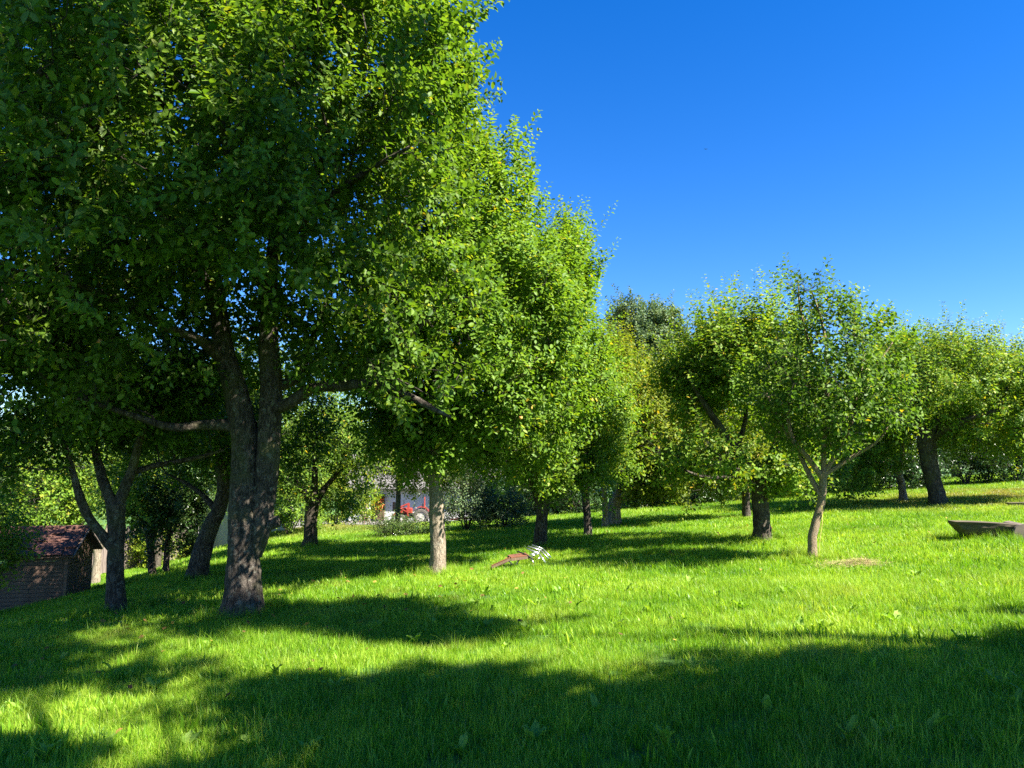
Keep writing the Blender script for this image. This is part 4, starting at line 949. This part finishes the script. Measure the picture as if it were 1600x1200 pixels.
# ------------------------------------------------------------------ board fence and plaster wall
def fence():
    a = ground_at(128, 908) + np.array([0, 1.4, 0]); b = ground_at(306, 868); a = on_ground(a[0], a[1]); d = b - a; L = math.hypot(d[0], d[1]); n = int(L / .135)
    t = thing('board_fence', 'weathered grey fence of upright boards below the orchard', 'fence', a)
    rz = math.atan2(d[1], d[0]); vm = []
    for q in range(4):
        m = MB().box((0, 0, .9), (.128, .02, 1.8 + .03 * q), bev=.003).mesh('board'); m.materials.append(M['grey_wood']); vm.append(m)
    for i in range(-6, n + 1):
        p = a + d * (i / n); z = float(G(p[0], p[1]))
        o = link('board', vm[(i * 5) % 4], t); o.location = Vector(p - a); o.location.z = z - a[2] + .02 * ((i * 3) % 4); o.rotation_euler = (R(rng.normal(0, .5)), R(rng.normal(0, .4)), rz)
    for h in (.4, 1.35):
        MB().box((0, 0, 0), (L, .05, .09)).build('rail', M['grey_wood'], t, loc=d / 2 + np.array([-math.sin(rz) * .05, math.cos(rz) * .05, h - .0])).rotation_euler = (0, -math.atan2(d[2], L), rz)
fence()
def plaster_wall():
    a = ground_at(309, 867); b = ground_at(432, 838); b = on_ground(b[0], b[1] + 1.0); t = thing('plaster_wall', 'pale plastered garden wall beyond the big trunk', 'wall', a)
    d = Vector(b - a); h = 1.9; nrm = Vector((-d.y, d.x, 0)).normalized()
    MB().prism([Vector((0, 0, -.4)), Vector((d.x, d.y, d.z - .4)), Vector((d.x, d.y, d.z + h)), Vector((0, 0, h))], nrm * .25).build('wall_face', M['wall_pale'], t)
    MB().prism([Vector((0, 0, h)) - nrm * .05, Vector((d.x, d.y, d.z + h)) - nrm * .05, Vector((d.x, d.y, d.z + h + .08)) - nrm * .05, Vector((0, 0, h + .08)) - nrm * .05], nrm * .35).build('coping', M['roof_grey'], t)
plaster_wall()

# ------------------------------------------------------------------ farmhouse
YD = 62.0
def farmhouse():
    zb = -2.15; x0 = P(545, 800, YD)[0]; x1 = P(805, 800, YD)[0]
    t = thing('farmhouse', 'white farmhouse with a grey tiled roof glimpsed behind the trees', 'house', (x0, YD, zb))
    L = x1 - x0; H = 2.7
    def X(px): return P(px, 800, YD)[0] - x0
    segs = [(0, X(567), 0, H), (X(586), X(613), 0, H), (X(625), L, 0, H), (X(613), X(625), 0, .75), (X(613), X(625), 1.5, H), (X(567), X(586), 2.15, H)]
    w = MB()
    for a, b, z0, z1 in segs: w.box(((a + b) / 2, .15, (z0 + z1) / 2), (b - a, .3, z1 - z0))
    w.build('front_wall', M['white_wall'], t)
    MB().box((L / 2, 4.3, H / 2), (L - .02, 8, H - .02)).build('house_body', M['white_wall'], t) if False else None
    MB().box((L / 2, 4.0, .05), (L, 7.3, .1)).build('house_floor', M['paving'], t)
    MB().box((.15, 3.9, H / 2), (.3, 7.2, H)).build('side_wall', M['white_wall'], t); MB().box((L - .15, 3.9, H / 2), (.3, 7.2, H)).build('side_wall', M['white_wall'], t)
    MB().box((L / 2, 7.65, H / 2), (L, .3, H)).build('rear_wall', M['white_wall'], t)
    # open doorway: near-black panel set back as painted shade, white post
    MB().box(((X(567) + X(586)) / 2, .45, 1.07), (X(586) - X(567), .06, 2.14)).build('doorway_shade', M['dark'], t)
    MB().cyl((X(579), -.5, 0), (X(579), -.5, 2.4), .07, n=10).build('post', M['white_wall'], t)
    wd = MB().box(((X(613) + X(625)) / 2, .22, 1.125), (X(625) - X(613), .02, .75)).build('pane', M['glass'], None)
    fr = MB()
    cx = (X(613) + X(625)) / 2; ww = X(625) - X(613)
    for q in (-1, 1): fr.box((cx + q * (ww / 2 - .03), .16, 1.125), (.06, .06, .75))
    for z in (.78, 1.125, 1.47): fr.box((cx, .16, z), (ww - .12, .05, .05))
    fo = fr.build('window', M['brown_wood'], t); wd.parent = fo
    # timber cladding panel with trailing flowers
    n = 8; a, b = X(586), X(601); pw = (b - a) / n
    pm = MB().box((0, 0, 0), (pw * .94, .03, 2.05), bev=.004).mesh('plank'); pm.materials.append(M['brown_wood'])
    for i in range(n): link('plank', pm, t, loc=(a + (i + .5) * pw, -.03, 1.1))
    # roof
    ov = .7; RY = 4.6; RZ = 3.6
    for s in (0, 1):
        y0 = -ov if s == 0 else 7.8 + ov; yr = 3.9; z0 = H - .1
        nr = 14
        m = MB()
        for r in range(nr):
            f0, f1 = r / nr, (r + 1) / nr + .01
            ya, yb = y0 + (yr - y0) * f0, y0 + (yr - y0) * f1; za, zb_ = z0 + RZ * f0 + .04, z0 + RZ * f1
            m.prism([Vector((-.4, ya, za)), Vector((-.4, yb, zb_)), Vector((-.4, yb, zb_ - .06)), Vector((-.4, ya, za - .06))], Vector((L + .8, 0, 0)))
        m.build('roof', M['roof_grey'], t)
    for xx in (.02, L - .32): MB().prism([Vector((xx, .2, H - .02)), Vector((xx, 7.6, H - .02)), Vector((xx, 3.9, H + RZ - .3))], Vector((.3, 0, 0))).build('gable', M['white_wall'], t)
    MB().cyl((-.3, -ov - .06, H - .14), (L + .3, -ov - .06, H - .14), .07, n=8).build('gutter', M['roof_grey'], t)
    MB().box((L * .3, 3.4, H + RZ), (.6, .6, 1.4)).build('chimney', M['roof_red'], t)
    return x0, zb, X
HX, HZ, HXF = farmhouse()

# hanging flowers in front of the timber panel
def flower_vine():
    p = np.array([HX + HXF(593), YD - .3, HZ])
    t = thing('flower_trellis', 'orange flowering climber on the brown timber panel of the farmhouse', 'plant', p)
    g = np.random.default_rng(5); n = 340
    q = np.stack([g.normal(0, .26, n), g.normal(-.05, .09, n), g.uniform(.55, 2.1, n)], -1); D = g.normal(size=(n, 3)); D /= np.linalg.norm(D, axis=1)[:, None]
    link('leaves', leaves_mesh('leaves', q, D, np.full(n, .13), g.uniform(.2, .8, n), LEAF_LO, g), t, M['apple_leaf'], kind='stuff')
    n = 130; q = np.stack([g.normal(.02, .22, n), g.normal(-.12, .06, n), g.uniform(.9, 1.95, n)], -1); D = g.normal(size=(n, 3)); D /= np.linalg.norm(D, axis=1)[:, None]
    link('blossoms', leaves_mesh('blossoms', q, D, np.full(n, .15), np.full(n, .5), LEAF_LO, g, wide=1.5), t, M['flower'], kind='stuff')
    m = MB()
    for x in (-.3, 0, .3): m.tube([Vector((x, 0, 0)), Vector((x * .9, -.03, 1)), Vector((x * 1.1, 0, 2.1))], .015, n=5)
    m.build('stem', M['twig'], t)
flower_vine()

# ------------------------------------------------------------------ tractor
def tractor():
    c = P(641, 819, 58.5); t = thing('tractor', 'small red tractor with a front loader parked before the white house', 'tractor', (c[0], c[1], -2.14))
    def wheel(x, y, r, w, nm):
        o = link(nm, None, t, loc=(x, y, r)); n = 28; m = MB()
        for k in range(n):                                   # tyre with lugs
            pass
        bm = bmesh.new(); prof = [(r * .56, -w * .36), (r * .62, -w * .48), (r * .88, -w * .5), (r * .95, -w * .4), (r * .95, w * .4), (r * .88, w * .5), (r * .62, w * .48), (r * .56, w * .36)]
        rings = []
        for k in range(n):
            a = k * 2 * math.pi / n; rings.append([bm.verts.new((q * math.cos(a), y_, q * math.sin(a))) for q, y_ in prof])
        for k in range(n):
            A, B = rings[k], rings[(k + 1) % n]
            for i in range(len(prof)): bm.faces.new((A[i], A[(i + 1) % len(prof)], B[(i + 1) % len(prof)], B[i]))
        for k in range(0, n):
            a = (k + .5) * 2 * math.pi / n; mm = Matrix.Rotation(-a, 4, 'Y') @ Matrix.Translation((r * .96, w * .2 * (1 if k % 2 else -1), 0)) @ Matrix.Rotation(R(35 * (1 if k % 2 else -1)), 4, 'X') @ Matrix.Diagonal((r * .09, w * .5, r * .07, 1))
            bmesh.ops.create_cube(bm, size=1, matrix=mm)
        bmesh.ops.recalc_face_normals(bm, faces=bm.faces)
        me = bpy.data.meshes.new('tyre'); bm.to_mesh(me); bm.free(); link('tyre', me, o, M['rubber'])
        h = MB(); h.cyl((0, -w * .30, 0), (0, w * .30, 0), r * .57, n=24); h.cyl((0, -w * .42, 0), (0, w * .42, 0), r * .22, n=14)
        for k in range(6):
            a = k * math.pi / 3; h.cyl((r * .36 * math.cos(a), -w * .34, r * .36 * math.sin(a)), (r * .36 * math.cos(a), w * .34, r * .36 * math.sin(a)), r * .05, n=6)
        h.build('rim', M['hub'], o)
    for s in (-1, 1):
        wheel(.82, s * .62, .58, .36, 'wheel'); wheel(-.62, s * .55, .36, .24, 'wheel')
    MB().box((-.42, 0, .98), (1.15, .5, .42), bev=.06).build('bonnet', M['red'], t)
    g = MB()
    for k in range(5): g.box((-1.0, 0, .82 + k * .08), (.03, .42, .03))
    g.build('grille', M['black'], t)
    MB().box((.1, 0, .62), (1.9, .36, .34), bev=.03).build('chassis', M['black'], t)
    for s in (-1, 1):
        f = MB(); pts = []
        for k in range(8):
            a = math.pi * (0.08 + .8 * k / 7); pts.append(Vector((.82 + .68 * math.cos(a), s * .62 - .2, .58 + .68 * math.sin(a))))
        for a, b in zip(pts[:-1], pts[1:]): f.prism([a, b, b * 1 + Vector((0, 0, .03)), a + Vector((0, 0, .03))], Vector((0, .4, 0)))
        f.build('mudguard', M['red'], t)
        am = MB(); y = s * .42
        am.box((-.15, y, 1.05), (.12, .1, .95)); am.tube([Vector((-.15, y, 1.5)), Vector((-.75, y, 1.25)), Vector((-1.25, y, .62))], .055, n=6); am.tube([Vector((-.15, y, .85)), Vector((-.7, y, 1.15))], .03, n=6)
        am.build('loader_arm', M['red'], t)
    sc = MB(); sc.prism([Vector((-1.25, -.75, .75)), Vector((-1.3, -.75, .2)), Vector((-1.8, -.75, .12)), Vector((-1.8, -.75, .16)), Vector((-1.36, -.75, .25)), Vector((-1.30, -.75, .75))], Vector((0, 1.5, 0))); sc.build('bucket', M['rubber'], t)
    st = MB(); st.box((.72, 0, 1.05), (.42, .45, .1), bev=.03); st.box((.92, 0, 1.3), (.1, .44, .45), bev=.03); st.build('seat', M['black'], t)
    MB().tube([Vector((.18, 0, 1.15)), Vector((.34, 0, 1.42))], .025, n=6).build('steering_column', M['black'], t)
    bm = bmesh.new(); sw = MB()
    ring = [Vector((.34 + .17 * math.cos(a) * .9, .19 * math.sin(a), 1.43 + .17 * math.cos(a) * .45)) for a in np.linspace(0, 2 * math.pi, 13)]
    sw.tube(ring, .014, n=5).build('steering_wheel', M['black'], t)
    MB().tube([Vector((-.5, .15, 1.18)), Vector((-.5, .15, 1.75))], .035, n=8).build('exhaust', M['black'], t)
    rb = MB()
    rb.tube([Vector((1.05, -.5, .8)), Vector((1.05, -.5, 1.95)), Vector((1.05, .5, 1.95)), Vector((1.05, .5, .8))], .035, n=6).build('roll_bar', M['red'], t)
    hl = MB().cyl((-1.0, 0, 1.12), (-1.04, 0, 1.12), .06, n=10).mesh('headlight'); hl.materials.append(M['hub'])
    for s in (-1, 1): link('headlight', hl, t, loc=(0, s * .15, 0))
    t.scale = (1.0, 1.0, 1.0); t.rotation_euler = (0, 0, R(4))
tractor()

# ------------------------------------------------------------------ dark tipping trailer
def trailer():
    c = P(752, 817, 54); t = thing('farm_trailer', 'dark farm trailer with a red drawbar half hidden by bushes', 'trailer', (c[0], c[1], float(G(c[0], c[1]))))
    b = MB(); b.box((.2, 0, .82), (2.1, 1.5, .06))
    b.build('load_bed', M['navy'], t)
    for s in (-1, 1): MB().box((.2, s * .75, 1.2), (2.1, .04, .7), bev=.01).build('side_board', M['navy'], t)
    for x in (-.85, 1.25): MB().box((x, 0, 1.2), (.04, 1.46, .7), bev=.01).build('end_board', M['navy'], t)
    st = MB().box((0, 0, 0), (.06, .03, .74)).mesh('stake'); st.materials.append(M['black'])
    for s in (-1, 1):
        for x in (-.8, -.1, .6, 1.2): link('stake', st, t, loc=(x, s * .79, 1.2))
    f = MB(); f.box((.2, .4, .7), (2.2, .1, .14)); f.box((.2, -.4, .7), (2.2, .1, .14)); f.build('chassis', M['black'], t)
    d = MB(); d.tube([Vector((-.9, .4, .68)), Vector((-1.8, 0, .6)), Vector((-.9, -.4, .68))], .06, n=6); d.cyl((-1.8, 0, .6), (-2.1, 0, .58), .05, n=8); d.build('drawbar', M['red'], t)
    MB().box((-.92, 0, 1.25), (.05, 1.0, .5), bev=.02).build('headboard', M['red'], t)
    for s in (-1, 1):
        o = link('wheel', None, t, loc=(.45, s * .62, .36)); MB().cyl((0, -.11, 0), (0, .11, 0), .36, n=22).build('tyre', M['black'], o); MB().cyl((0, -.12, 0), (0, .12, 0), .19, n=16).build('rim', M['red'], o)
trailer()

# ------------------------------------------------------------------ seated person on a garden chair
def skin_obj(name, pts, edges, rad, mat, parent, root=0, sub=1):
    me = bpy.data.meshes.new(name); me.from_pydata([tuple(p) for p in pts], edges, []); me.update()
    o = link(name, me, parent, mat); sk = o.modifiers.new('skin', 'SKIN'); sk.use_smooth_shade = True
    for k, r in enumerate(rad): me.skin_vertices[0].data[k].radius = (r, r) if not isinstance(r, tuple) else r
    me.skin_vertices[0].data[root].use_root = True
    if sub: s = o.modifiers.new('sub', 'SUBSURF'); s.levels = sub; s.render_levels = sub
    return o
def seated_person():
    c = P(572, 818, 57.0); z = float(G(c[0], c[1])) + .02; t = thing('person', 'person in a white shirt sitting outside the dark house doorway', 'person', (c[0], c[1], z + 0.22))
    t.rotation_euler = (0, 0, R(-60))      # faces along -y turned towards the yard
    # pelvis chest neck head; facing -Y
    pts = [(0, 0, .50), (0, .02, .68), (0, .03, .92), (0, .0, 1.06), (0, -.01, 1.12), (0, -.02, 1.24)]
    ed = [(0, 1), (1, 2), (2, 3), (3, 4), (4, 5)]; rad = [(.15, .12), (.14, .11), (.16, .11), .055, .075, .09]
    def chain(p0, seq):
        i = p0
        for p, r in seq: pts.append(p); rad.append(r); ed.append((i, len(pts) - 1)); i = len(pts) - 1
        return i
    for s in (-1, 1):
        a = chain(2, [((s * .18, .03, .98), .055), ((s * .24, .0, .74), .042), ((s * .2, -.25, .64 if s < 0 else .72), .033), ((s * .19, -.33, .63 if s < 0 else .74), .026)])
        wx, wy, wz = pts[a]
        for k, (dx, L) in enumerate(((-.03, .07), (-.01, .085), (.01, .08), (.03, .065))): chain(a, [((wx + dx, wy - .05, wz - .005), .011), ((wx + dx, wy - .05 - L * .6, wz - .02), .009)])
        chain(a, [((wx - s * .045, wy - .03, wz + .01), .012), ((wx - s * .05, wy - .065, wz + .005), .009)])
        chain(0, [((s * .1, -.05, .48), .09), ((s * .11, -.45, .50), .06), ((s * .11, -.48, .08), .04), ((s * .11, -.62, .04), .035)])
    skin_obj('body', pts, ed, rad, M['skin'], t, 0)
    sp = [(0, 0, .48), (0, .02, .68), (0, .03, .92), (0, .01, 1.02)]; se = [(0, 1), (1, 2), (2, 3)]; sr = [(.175, .14), (.165, .13), (.185, .13), (.08, .08)]
    for s in (-1, 1): sp += [(s * .19, .03, .97), (s * .23, .01, .8)]; sr += [.075, .06]; n = len(sp); se += [(2, n - 2), (n - 2, n - 1)]
    skin_obj('shirt', sp, se, sr, M['shirt'], t, 0)
    tp = [(0, .0, .49)]; te = []; trr = [(.165, .13)]
    for s in (-1, 1): tp += [(s * .1, -.08, .48), (s * .11, -.45, .50), (s * .11, -.47, .15)]; trr += [.1, .073, .055]; n = len(tp); te += [(0, n - 3), (n - 3, n - 2), (n - 2, n - 1)]
    skin_obj('trousers', tp, te, trr, M['trousers'], t, 0)
    h = MB(); h.ball((0, .015, 1.27), .105, (1, 1.08, 1.0), n=12); hm = h.bm
    bmesh.ops.delete(hm, geom=[v for v in hm.verts if v.co.y < -.06 and v.co.z < 1.30 or v.co.z < 1.17], context='VERTS'); h.build('hair', M['hair'], t, smooth=True)
    fc = MB(); fc.ball((-.035, -.103, 1.235), .013, n=6); fc.ball((.035, -.103, 1.235), .013, n=6); fc.build('eyes', M['black'], t)
    MB().ball((0, -.118, 1.205), .016, (.8, 1, 1.3), n=6).build('nose', M['skin'], t)
    MB().box((0, -.105, 1.165), (.045, .01, .01)).build('mouth', M['red'], t)
    er = MB(); er.ball((-.095, 0, 1.22), .025, (.4, .8, 1.2), n=6); er.ball((.095, 0, 1.22), .025, (.4, .8, 1.2), n=6); er.build('ears', M['skin'], t)
    # the chair
    ch = thing('garden_chair', 'plain wooden garden chair under the seated person', 'chair', (c[0], c[1], z + .22)); ch.rotation_euler = t.rotation_euler
    s_ = MB().box((0, 0, .36), (.46, .46, .05), bev=.01).build('seat', M['brown_wood'], ch); MB().box((0, .23, .68), (.44, .04, .5), bev=.01).build('backrest', M['brown_wood'], ch)
    lm = MB().box((0, 0, .06), (.05, .05, .56)).mesh('leg'); lm.materials.append(M['brown_wood'])
    for x in (-1, 1):
        for y in (-1, 1): link('leg', lm, ch, loc=(x * .19, y * .19, 0))
seated_person()

# ------------------------------------------------------------------ toppled wooden sun lounger on the meadow
def lounger():
    c = ground_at(818, 885); t = thing('sun_lounger', 'toppled brown slatted sun lounger with bright metal legs in the grass', 'sun lounger', c)
    D0 = c[1]
    def Q(px, py, dd=0.0): return Vector(P(px, py, D0 + dd) - c)
    # slats: a lower back panel running down into the grass and a raised seat panel
    A0, A1 = Q(768, 884, -.1), Q(797, 871, -.1); B0, B1 = Q(797, 871, -.1), Q(826, 867, -.05)
    W_ = .40
    def panel(p, q, tilt, n, name):
        u = q - p; L = u.length; u = u / L; v = Vector((0.10, 1, 0.05 + tilt)).normalized(); nr = u.cross(v).normalized(); v = nr.cross(u)
        rot = Matrix((u, v, nr)).transposed().to_4x4(); sm = MB().box((0, 0, 0), (L * .98, W_ / n * .8, .02), bev=.004).mesh('slat'); sm.materials.append(M['chair_wood'])
        for k in range(n):
            o = link('slat', sm, t); o.matrix_local = Matrix.Translation((p + q) / 2 + v * (W_ * ((k + .5) / n - .2)) + nr * .0) @ rot
        for s in (-.22, .82):
            o = MB().box((0, W_ * s, -.03), (L, .03, .04)).build(name, M['brown_wood'], t); o.matrix_local = Matrix.Translation((p + q) / 2) @ rot
    panel(A0, A1, -0.13, 6, 'back_frame'); panel(B0, B1, -0.02, 6, 'seat_frame')
    MB().tube([Q(809, 861.5, .1), Q(818, 865, 0), Q(826, 869, -.15), Q(833, 874, -.2)], .013, n=6).build('hinge_bar', M['black'], t)
    MB().tube([Q(806, 883, -.2), Q(810, 876, -.15), Q(815, 873, -.1)], .010, n=6).build('support_stay', M['black'], t)
    MB().tube([Q(795, 876, -.2), Q(800, 882, -.2)], .010, n=6).build('support_stay', M['black'], t)
    r = .0125
    for pts, nm in (([(823, 857, .0), (842, 864.5, -.1), (852, 879, -.2)], 'leg_tube'), ([(825, 853.5, .25), (845, 860, .2), (857, 873, .1)], 'leg_tube'), ([(831, 851.5, .5), (848, 857.5, .45), (861, 871, .35)], 'leg_tube')):
        MB().tube([Q(*p) for p in pts], r, n=8).build(nm, M['alu'], t, smooth=True)
    MB().tube([Q(828, 867, 0), Q(836, 864, .05), Q(841, 862, .2), Q(846, 859, .4)], r * .9, n=8).build('cross_tube', M['alu'], t, smooth=True)
    MB().tube([Q(829, 870, -.1), Q(835, 867, -.1), Q(842, 864.5, -.1)], r * .8, n=8).build('cross_tube', M['alu'], t, smooth=True)
    MB().tube([Q(830, 873, -.15), Q(834, 880, -.2)], r * .8, n=8).build('short_leg', M['alu'], t, smooth=True)
    MB().tube([Q(840, 874, .1), Q(844, 870, .15), Q(843, 866, .2)], r * .7, n=8).build('folding_stay', M['alu'], t, smooth=True)
lounger()

# ------------------------------------------------------------------ log benches
def log_bench(name, label, a, b, rad, supports):
    """half a trunk, flat side up, the cut end sloping back underneath; a = free end (top edge), b = other end (top edge)"""
    t = thing(name, label, 'bench', (a[0], a[1], float(G(a[0], a[1])))); o0 = Vector((a[0], a[1], float(G(a[0], a[1]))))
    a = Vector(a) - o0; b = Vector(b) - o0; u = (b - a); L = u.length; u.normalize(); side = Vector((-u.y, u.x, 0)).normalized(); upv = u.cross(side); upv = upv if upv.z > 0 else -upv
    g = np.random.default_rng(3); n = 26; sec = 22; V = []; 
    for i in range(n):
        f = i / (n - 1); s = f * L; e = min(1.0, 0.16 + (s / .22)) if s < .22 else 1.0; dep = rad * 1.05 * math.sin(min(1, e) * math.pi / 2)
        ring = []
        for k in range(sec):
            if k < 6: x = -1 + 2 * k / 5; y = 0.0 + .02 * math.sin(x * 3 + s * 2)
            else:
                th = math.pi * (k - 5) / (sec - 5); x = math.cos(th); y = -math.sin(th)
            nzv = 1 + .035 * math.sin(5 * x + 3.1 * s + k) + .02 * g.normal()
            ring.append(a + u * s + side * (x * rad * .95 * nzv) + upv * (y * dep * nzv + .01 * math.sin(s * 4)))
        V += ring
    F = []
    for i in range(n - 1):
        for k in range(sec): F.append((i * sec + k, i * sec + (k + 1) % sec, (i + 1) * sec + (k + 1) % sec, (i + 1) * sec + k))
    F.append(tuple(range(sec))); F.append(tuple((n - 1) * sec + k for k in reversed(range(sec))))
    m = bpy.data.meshes.new('seat'); m.from_pydata([tuple(v) for v in V], [], F); m.update(); bm = bmesh.new(); bm.from_mesh(m); bmesh.ops.recalc_face_normals(bm, faces=bm.faces); bm.to_mesh(m); bm.free()
    link('seat', m, t, M['log_wood'])
    for s in supports:
        c = a + u * s; gz = float(G(c.x + o0.x, c.y + o0.y)) - o0.z
        sb = MB(); sb.cyl(c - side * rad * 1.25 + Vector((0, 0, gz + .10 - c.z)) , c + side * rad * 1.25 + Vector((0, 0, gz + .10 - c.z)), .15, .17, n=14)
        sb.build('support', M['log_end'], t)
    return t
ga = ground_at(1560, 841); YL = ga[1]
log_bench('log_bench', 'split log bench with a slanting cut end lying low in the grass', P(1487, 814, YL + .05), P(1700, 823, YL - .35), .225, (.95, 2.0))
gb = ground_at(1600, 793)
log_bench('log_bench', 'thin end of another log bench farther up the slope', P(1575, 785.5, gb[1] + .1), P(1700, 786, gb[1] + .1), .13, (.9, 1.6))

# ------------------------------------------------------------------ yellow string tied along the young trunk
b_y = ground_at(1271, 874)
def string():
    Y = b_y[1] - .1; pts = [P(1284, 790, Y), P(1285, 815, Y - .05), P(1281, 845, Y - .08), P(1279, 876, Y - .1)]
    b = np.array([pts[-1][0], pts[-1][1], pts[-1][2]]); o = MB().tube([Vector(p - b) for p in pts], .005, n=5).build('string', M['string'], None, loc=b)
    tag(o, 'yellow string hanging down beside the bent young trunk', 'string')
string()

# ------------------------------------------------------------------ broad-leaved weeds, one plant each
def weed_mesh(seed, L, W_, curl):
    n = 7; V = []; g = np.random.default_rng(seed)
    for i in range(n):
        f = i / (n - 1); w = W_ * math.sin(math.pi * min(1, .06 + f * .96)) ** .8 * (1 if f < 1 else 0) + .003; x = L * (f - curl * .25 * f * f); z = L * (.75 * f - curl * .75 * f * f)
        ru = .012 * math.sin(f * 14 + seed); V += [(x, w, z + .018 + ru), (x, 0, z), (x, -w, z + .018 - ru)]
    F = []
    for i in range(n - 1):
        for k in range(2): a = i * 3 + k; F += [(a, a + 3, a + 1), (a + 1, a + 3, a + 4)]
    return tri_mesh('leaf', V, F, {'tint': np.full(len(V), g.uniform(.2, .9))}, smooth=True)
WM = [weed_mesh(s, l, w, c) for s, (l, w, c) in enumerate([(.20, .028, .5), (.24, .034, .7), (.16, .03, .35), (.27, .03, .8), (.13, .032, .3), (.22, .04, .6)])]
for m in WM: m.materials.append(M['weed_leaf'])
spots = [(1375, 1165), (1330, 1165), (835, 1165), (690, 1070), (660, 1075), (700, 960), (735, 968), (755, 985), (770, 960), (680, 985), (560, 965), (290, 1175), (160, 1180), (200, 1065), (175, 1060), (240, 1080), (1080, 1055), (1145, 1070), (1285, 990), (1250, 985),
         (1160, 955), (1120, 940), (1330, 960), (1400, 975), (1015, 960), (960, 985), (900, 960), (870, 930), (1480, 920), (1430, 905), (1560, 1080), (1590, 1110), (1040, 1170), (930, 1120), (480, 1185), (70, 1190), (90, 1040), (330, 1020), (520, 1080), (610, 1130),
         (1230, 930), (1080, 915), (980, 930), (760, 930), (820, 990), (790, 1020), (650, 1010), (430, 1060), (1500, 1010), (1350, 1090), (30, 1120), (1200, 1120), (1460, 1150), (720, 1185), (390, 1180), (590, 985), (715, 985), (745, 950), (840, 950), (1070, 980)]
for k, (px, py) in enumerate(spots):
    p = ground_at(px, py); g = np.random.default_rng(600 + k)
    t = thing('weed_plant', 'broad-leaved dock weed in the shaded grass close to the camera' if py > 1040 else 'broad-leaved dock weed in the open grass of the meadow', 'weed', p, rz=g.uniform(0, 6.28), group='broad-leaved weeds in the shaded near grass' if py > 1040 else 'broad-leaved weeds in the open meadow')
    for q in range(int(g.integers(4, 8))):
        o = link('leaf', WM[int(g.integers(0, 6))], t); s = g.uniform(.4, .8); o.scale = (s, s, s); o.rotation_euler = (g.normal(0, .15), -g.uniform(.2, .9), q * 1.1 + g.uniform(0, .8))

# ------------------------------------------------------------------ dry hay, fallen apples
def hay():
    p = ground_at(1345, 886); g = np.random.default_rng(9); n = 900; a = g.uniform(0, 6.28, n); r = np.abs(g.normal(0, .22, n)); q = np.stack([r * np.cos(a) * 1.5, r * np.sin(a), .03 + .09 * np.exp(-(r / .25) ** 2) * g.random(n)], -1)
    D = g.normal(size=(n, 3)) * np.array([1, 1, .25]); D /= np.linalg.norm(D, axis=1)[:, None]; L = g.uniform(.06, .16, n)
    V, F = frusta(q, q + D * L[:, None], np.full(n, .0016), np.full(n, .001), 3)
    o = link('hay', tri_mesh('hay', V, F), None, M['straw'], loc=p, kind='stuff'); tag(o, 'small heap of dry straw lying in the sunny grass', 'hay')
hay()
def litter():
    g = np.random.default_rng(12); n = 260; tr = [ground_at(*q) for q in ((378, 966), (181, 957), (683, 898), (843, 856), (1192, 848), (560, 1000))]
    k = g.integers(0, len(tr), n); xy = np.array([t[:2] for t in tr])[k] + g.normal(0, 1.7, (n, 2)); q = np.stack([xy[:, 0], xy[:, 1], G(xy[:, 0], xy[:, 1]) + g.uniform(.05, .10, n)], -1)
    D = g.normal(size=(n, 3)) * np.array([1, 1, .35]); D /= np.linalg.norm(D, axis=1)[:, None]
    o = link('fallen_leaves', leaves_mesh('fallen_leaves', q, D, g.uniform(.05, .08, n), g.uniform(0, 1, n), LEAF_MID, g), None, M['dead_leaf'], kind='stuff'); tag(o, 'scattered brown and yellow fallen leaves in the grass under the trees', 'leaves')
litter()

# ------------------------------------------------------------------ the speck of a bird high up
def bird():
    p = P(1103, 233, 120); t = thing('bird', 'tiny dark bird high in the blue sky', 'bird', p)
    MB().ball((0, 0, 0), .045, (1, 2.4, .9), n=8).build('body', M['bird'], t, smooth=True)
    for s in (-1, 1): MB().prism([Vector((s * .03, -.05, .01)), Vector((s * .22, -.02, .06)), Vector((s * .3, .07, .04)), Vector((s * .03, .06, .01))], Vector((0, 0, .008))).build('wing', M['bird'], t)
    MB().prism([Vector((-.02, .09, 0)), Vector((.02, .09, 0)), Vector((.04, .2, 0)), Vector((-.04, .2, 0))], Vector((0, 0, .006))).build('tail', M['bird'], t)
bird()
